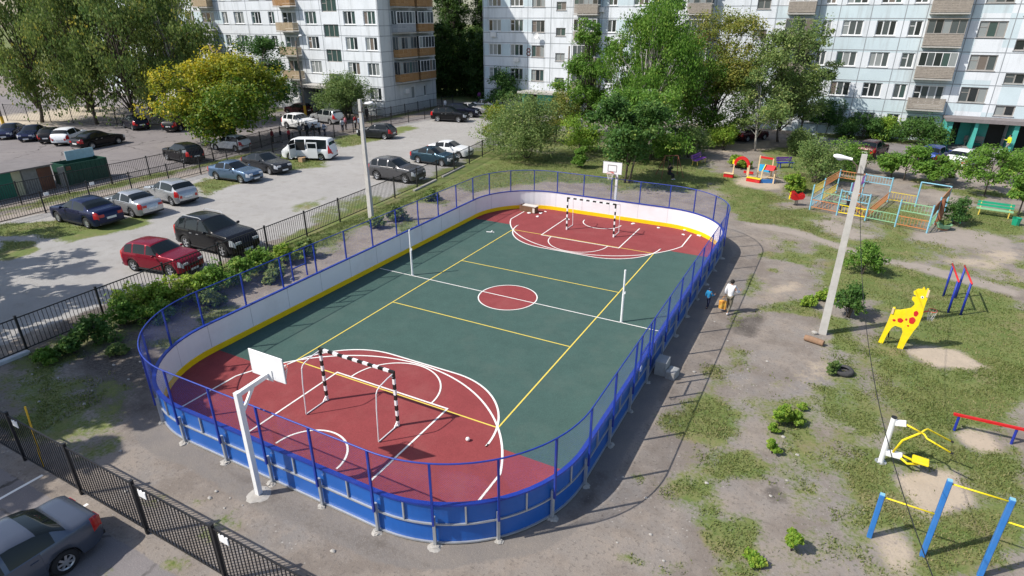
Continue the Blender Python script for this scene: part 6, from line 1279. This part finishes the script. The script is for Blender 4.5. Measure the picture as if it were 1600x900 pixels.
for i in range(70):
    u = random.random()
    if u < .5: px, py = random.uniform(960, 1260), random.uniform(420, 890)
    elif u < .7: px, py = random.uniform(20, 230), random.uniform(500, 640)
    else: px, py = random.uniform(60, 700), random.uniform(690, 890)
    q = at(px, py)
    if abs(q.x) < 8.6 and abs(q.y) < 14.8 or q.y < -16.5: continue
    r = random.uniform(.025, .065); b = MB(); b.ball((0, 0, r*.3), r, 7, (1.2, .9, .6)); b.v = [(x+random.uniform(-r, r)*.2, y+random.uniform(-r, r)*.2, max(-.005, z)) for x, y, z in b.v]
    tag(b.build('stone', m_conc, loc=(q.x, q.y, 0)), 'small pale stone on the bare ground around the rink', 'stone', G9)
# play maze of light blue posts and coloured railings
O = Vector((11.63, 22.5, 0)); A_, B_ = Vector((1.69, -.50, 0)), Vector((.48, 1.95, 0))
t = thing('play_maze', 'play maze of light blue posts with orange, yellow, green and blue railings', 'play maze', O)
nodes = [(i, j) for i in range(5) for j in (0, 1.2, 3)] 
def nd(i, j): return A_*i+B_*j
for i, j in nodes:
    if (i, j) in ((3, 1.2), (2, 1.2)): continue
    q = nd(i, j); b = MB(); b.tube([(q.x, q.y, -.03), (q.x, q.y, 1.78)], .05, 9); b.build('post', PT['lblue'], t)
def railing(n0, n1, z0, z1, c, solid=False):
    a, d = nd(*n0), nd(*n1); e = (d-a).normalized(); a, d = a+e*.05, d-e*.05; b = MB()
    if solid: b.beam(a+Vector((0, 0, (z0+z1)/2)), d+Vector((0, 0, (z0+z1)/2)), .03, z1-z0)
    else:
        for z in (z0, z1): b.beam(a+Vector((0, 0, z)), d+Vector((0, 0, z)), .035, .05)
        k = max(3, int((d-a).length/.17))
        for i in range(1, k): q = a+(d-a)*i/k; b.beam(q+Vector((0, 0, z0+.025)), q+Vector((0, 0, z1-.025)), .022)
    b.build('railing' if not solid else 'panel', PT[c], t)
for args in (((0, 0), (1, 0), .25, .75, 'orange'), ((1, 0), (2, 0), .25, .75, 'yellow'), ((1, 0), (2, 0), 1.15, 1.70, 'lblue'), ((2, 0), (3, 0), .25, .80, 'green'), ((3, 0), (4, 0), .22, .75, 'orange'), ((3, 0), (4, 0), 1.12, 1.65, 'green'),
    ((0, 0), (0, 1.2), .25, .75, 'lblue'), ((0, 0), (0, 1.2), 1.15, 1.65, 'dyellow'), ((0, 1.2), (0, 3), 1.2, 1.7, 'orange'), ((0, 1.2), (0, 3), .2, .7, 'dyellow'), ((0, 1.2), (1, 1.2), .25, .75, 'green'), ((1, 1.2), (1, 3), .25, .75, 'orange'), ((0, 3), (1, 3), 1.2, 1.7, 'orange'), ((1, 3), (2, 3), 1.2, 1.7, 'lblue'), ((2, 3), (3, 3), .2, .75, 'dyellow'), ((1, 1.2), (2, 0), .25, .75, 'orange'), ((2, 0), (2, 3), .2, .7, 'orange'), ((4, 0), (4, 1.2), .25, .75, 'green'), ((1, 1.2), (1, 3), 1.15, 1.65, 'purple')): railing(*args)
for n0, n1, z0, z1, c in (((4, 0), (4, 1.2), 1.0, 1.6, 'brown'), ((4, 1.2), (4, 3), 1.15, 1.7, 'orange'), ((0, 1.2), (0, 3), 1.22, 1.68, 'lblue')): railing(n0, n1, z0, z1, c, True) if c != 'lblue' else None
b = MB(); a, d = nd(3, 3), nd(4, 3); b.tube([a+Vector((0, 0, 1.76)), d+Vector((0, 0, 1.76))], .04, 8); b.build('top_bar', PT['lblue'], t)
b = MB(); q = nd(4, 1.2)+Vector((.12, -.1, 0)); b.tube([q+Vector((0, 0, 0)), q+Vector((.08, .05, .8)), q+Vector((.02, .10, 1.7))], [.16, .14, .10], 10); tag(b.build('carved_post', PT['brown'], loc=O), 'carved brown post leaning on the end of the play maze', 'post')
q = O+nd(1, .45); person('person in dark clothes crouching inside the play maze', q.x+.35, q.y+.35, R(200), 1.55, 'sit', 'dark', 'navy', 'black')
# benches
def bench(label, px, py, rz, cs, cb, cl, L=1.7, dx=0):
    p = at(px, py); t = thing('park_bench', label, 'bench', (p.x, p.y, 0), rz, 'painted park benches'); b = MB()
    for y in (-.16, 0, .16): b.box((0, y, .45), (L, .13, .04))
    b.build('seat', cs, t); b = MB()
    for z, yy in ((.62, .29), (.80, .36)): b.box((0, yy, z), (L, .035, .15))
    b.build('backrest', cb, t)
    for s in (-1, 1): b = MB(); x = s*(L/2-.2); b.beam((x, -.18, .43), (x, -.22, 0), .06); b.beam((x, .20, .43), (x, .26, 0), .06); b.beam((x, -.22, .395), (x, .26, .395), .05); b.beam((x, .23, .30), (x, .40, .90), .05); b.build('leg', cl, t)
    return t
bench('green and yellow bench facing the path at the right edge', 1551, 338, R(-8), PT['green'], PT['dgreen'], PT['dyellow'], 2.0)
bench('green bench with a cream stripe at the end of the play maze', 1495, 345, R(-105), PT['dgreen'], PT['cream'], PT['dgreen'], 1.5)
bench('purple and pink bench on the path behind the far end of the rink', 1092, 256, R(80), PT['purple'], PT['purple'], PT['dyellow'], 2.2)
bench('blue purple bench behind the red arch', 1226, 262, R(35), PT['navy'], PT['purple'], PT['navy'], 1.5)
p = at(1586, 352); b = MB(); b.lathe([(.02, .0), (.20, 0), (.25, .46), (.27, .50), (.23, .50), (.20, .05), (.02, .05)], 8); tag(b.build('litter_bin', PT['dgreen'], loc=(p.x, p.y, 0)), 'small green litter bin to the right of the green and yellow bench', 'bin')
def planter(label, px, py, r, cols):
    p = at(px, py); t = thing('flower_planter', label, 'planter', (p.x, p.y, 0), 0, 'white bowl planters'); b = MB(); b.lathe([(.02, .12), (r*.8, .10), (r, .34), (r*1.08, .36), (r*.86, .36), (r*.6, .28), (.02, .28)], 16); b.build('bowl', cols[0], t); b = MB(); b.lathe([(.02, .0), (r*.7, 0), (r*.55, .12), (.02, .12)], 12); b.build('foot', cols[1], t)
    V, F, T = leaves(np.array([[0, 0, .45], [.12, .05, .5], [-.12, .08, .48], [.05, -.12, .46]]), np.array([.2]*4), 40, .10, 0, np.array([.3, .5, .4, .6])); fast_mesh('flowers', V, F, LM['olive'], {'tint': T}, parent=t); return t
planter('pale green bowl planter at the corner of the play maze', 1473, 358, .42, (PT['green'], PT['orange'])); planter('white bowl planter with dry grass on the pale path', 1484, 284, .5, (m_conc, m_conc))
# red spring rider
p = at(1243, 321); t = thing('spring_rider', 'red and yellow spring rider left of the play maze', 'spring rider', (p.x, p.y, 0), R(20))
b = MB(); b.tube([(.10*math.cos(i*.7), .10*math.sin(i*.7), .02+i*.0085) for i in range(46)], .016, 6); b.build('spring', m_bsteel, t)
for s in (-1, 1):
    b = MB(); b.prism([(-.42, .50), (-.20, .42), (.10, .46), (.38, .50), (.48, .70), (.40, .90), (.22, .86), (.08, .74), (-.06, .88), (-.22, 1.02), (-.40, .98), (-.50, .80)], .04, Matrix.Translation((0, s*.17, 0))); b.build('side_panel', PT['red'], t)
b = MB(); b.cbox((.05, 0, .60), (.42, .29, .05), .03); b.build('seat', PT['yellow'], t); b = MB(); b.prism([(-.10, .45), (.10, .42), (.13, .60), (.02, .74), (-.12, .66)], .03, Matrix.Translation((-.50, 0, 0)) @ Matrix.Rotation(math.pi/2, 4, 'Z')); b.prism([(-.16, .80), (-.02, .74), (-.02, .92), (-.14, 1.0)], .03, Matrix.Translation((-.50, 0, 0)) @ Matrix.Rotation(math.pi/2, 4, 'Z')); b.build('front_panel', PT['yellow'], t)
b = MB(); b.tube([(-.22, -.3, .86), (-.22, .3, .86)], .022, 8); b.build('handle', m_bsteel, t)
# sand pit with red arch and frames
t = thing('sand_pit', 'wooden sand pit with a red arch, blue board and little red roof', 'sand pit', (6.9, 30.2, 0), R(-8))
def post(x, y, h, c='cream', w_=.1, nm='post'): b = MB(); b.box((x, y, h/2), (w_, w_, h)); return b.build(nm, PT[c], t)
for x, y, h in ((-1.55, -.75, 1.15), (-.25, -1.05, 1.25), (-.85, .9, 1.1), (.25, -.1, 1.95), (1.35, -.3, 1.85), (.85, -1.2, 1.0), (1.75, -.9, .95), (1.7, -.45, .95)): post(x, y, h)
b = MB(); r0, r1 = .50, .74; ap = [(r1*math.cos(a), r1*math.sin(a)*1.1) for a in np.linspace(0, math.pi, 15)]+[(r0*math.cos(a), r0*math.sin(a)*1.1) for a in np.linspace(math.pi, 0, 15)]; b.prism(ap, .07, Matrix.Translation((-.90, -.90, 1.05)) @ Matrix.Rotation(R(-13), 4, 'Z')); b.build('arch', PT['red'], t)
b = MB(); b.box((.80, -.2, 1.82), (1.15, .07, .16), R(-10)); b.box((-.75, .9, .22), (.8, .07, .2)); b.build('cross_board', PT['red'], t)
b = MB(); b.box((.78, -.2, .98), (.95, .05, .55), R(-10)); b.build('blue_board', PT['sky'], t)
for c, d, rz in (((-1.85, -.85, .16), (.75, .32, .3), 0), ((.30, -1.25, .15), (1.1, .32, .28), R(-8))): b = MB(); b.box(c, d, rz); sb = b.build('seat_box', PT['red'], t); b = MB(); b.box((c[0], c[1], c[2]+d[2]/2+.022), (d[0]+.06, d[1]+.1, .04), rz); b.build('seat_board', PT['yellow'] if c[0] > 0 else PT['cream'], sb)
b = MB(); b.box((1.35, -1.0, .16), (1.1, .08, .3), R(28)); b.build('pit_side', PT['blue'], t); b = MB(); b.box((1.55, -.55, .42), (.9, .5, .05), R(20)); b.build('shelf', PT['cream'], t)
b = MB(); b.prism([(-.35, 0), (.35, 0), (0, .34)], .75, Matrix.Translation((1.35, -.75, 1.05)) @ Matrix.Rotation(R(80), 4, 'Z')); b.build('roof', PT['red'], t)
b = MB(); b.prism([(-.42, -.05), (.42, -.05), (0, .40)], .05, Matrix.Translation((.94, -.82, 1.05)) @ Matrix.Rotation(R(80), 4, 'Z')); b.box((-1.55, -.75, 1.3), (.32, .06, .35)); b.build('gable', PT['yellow'], t)
# swing
q = at(1046, 276); t = thing('swing_frame', 'rust brown swing frame behind the far end of the rink', 'swing', (q.x, q.y, 0), R(35)); m_rb = paint('rust brown paint', (.26, .10, .055), rough=.7, var=.2)
for s in (-1, 1):
    for y in (-.55, .55): b = MB(); b.tube([(s*.55, 0, 1.75), (s*.95, y*1.3, 0)], .03, 8); b.build('leg', m_rb, t)
b = MB(); b.tube([(-.6, 0, 1.75), (.6, 0, 1.75)], .035, 8); b.build('top_bar', m_rb, t)
for s in (-1, 1): b = MB(); b.tube([(s*.22, 0, 1.72), (s*.22, 0, .47)], .012, 5); b.build('chain', m_chain, t)
b = MB(); b.box((0, 0, .45), (.5, .22, .035)); b.build('seat', PT['brown'], t)
S.cycles.max_bounces = 6
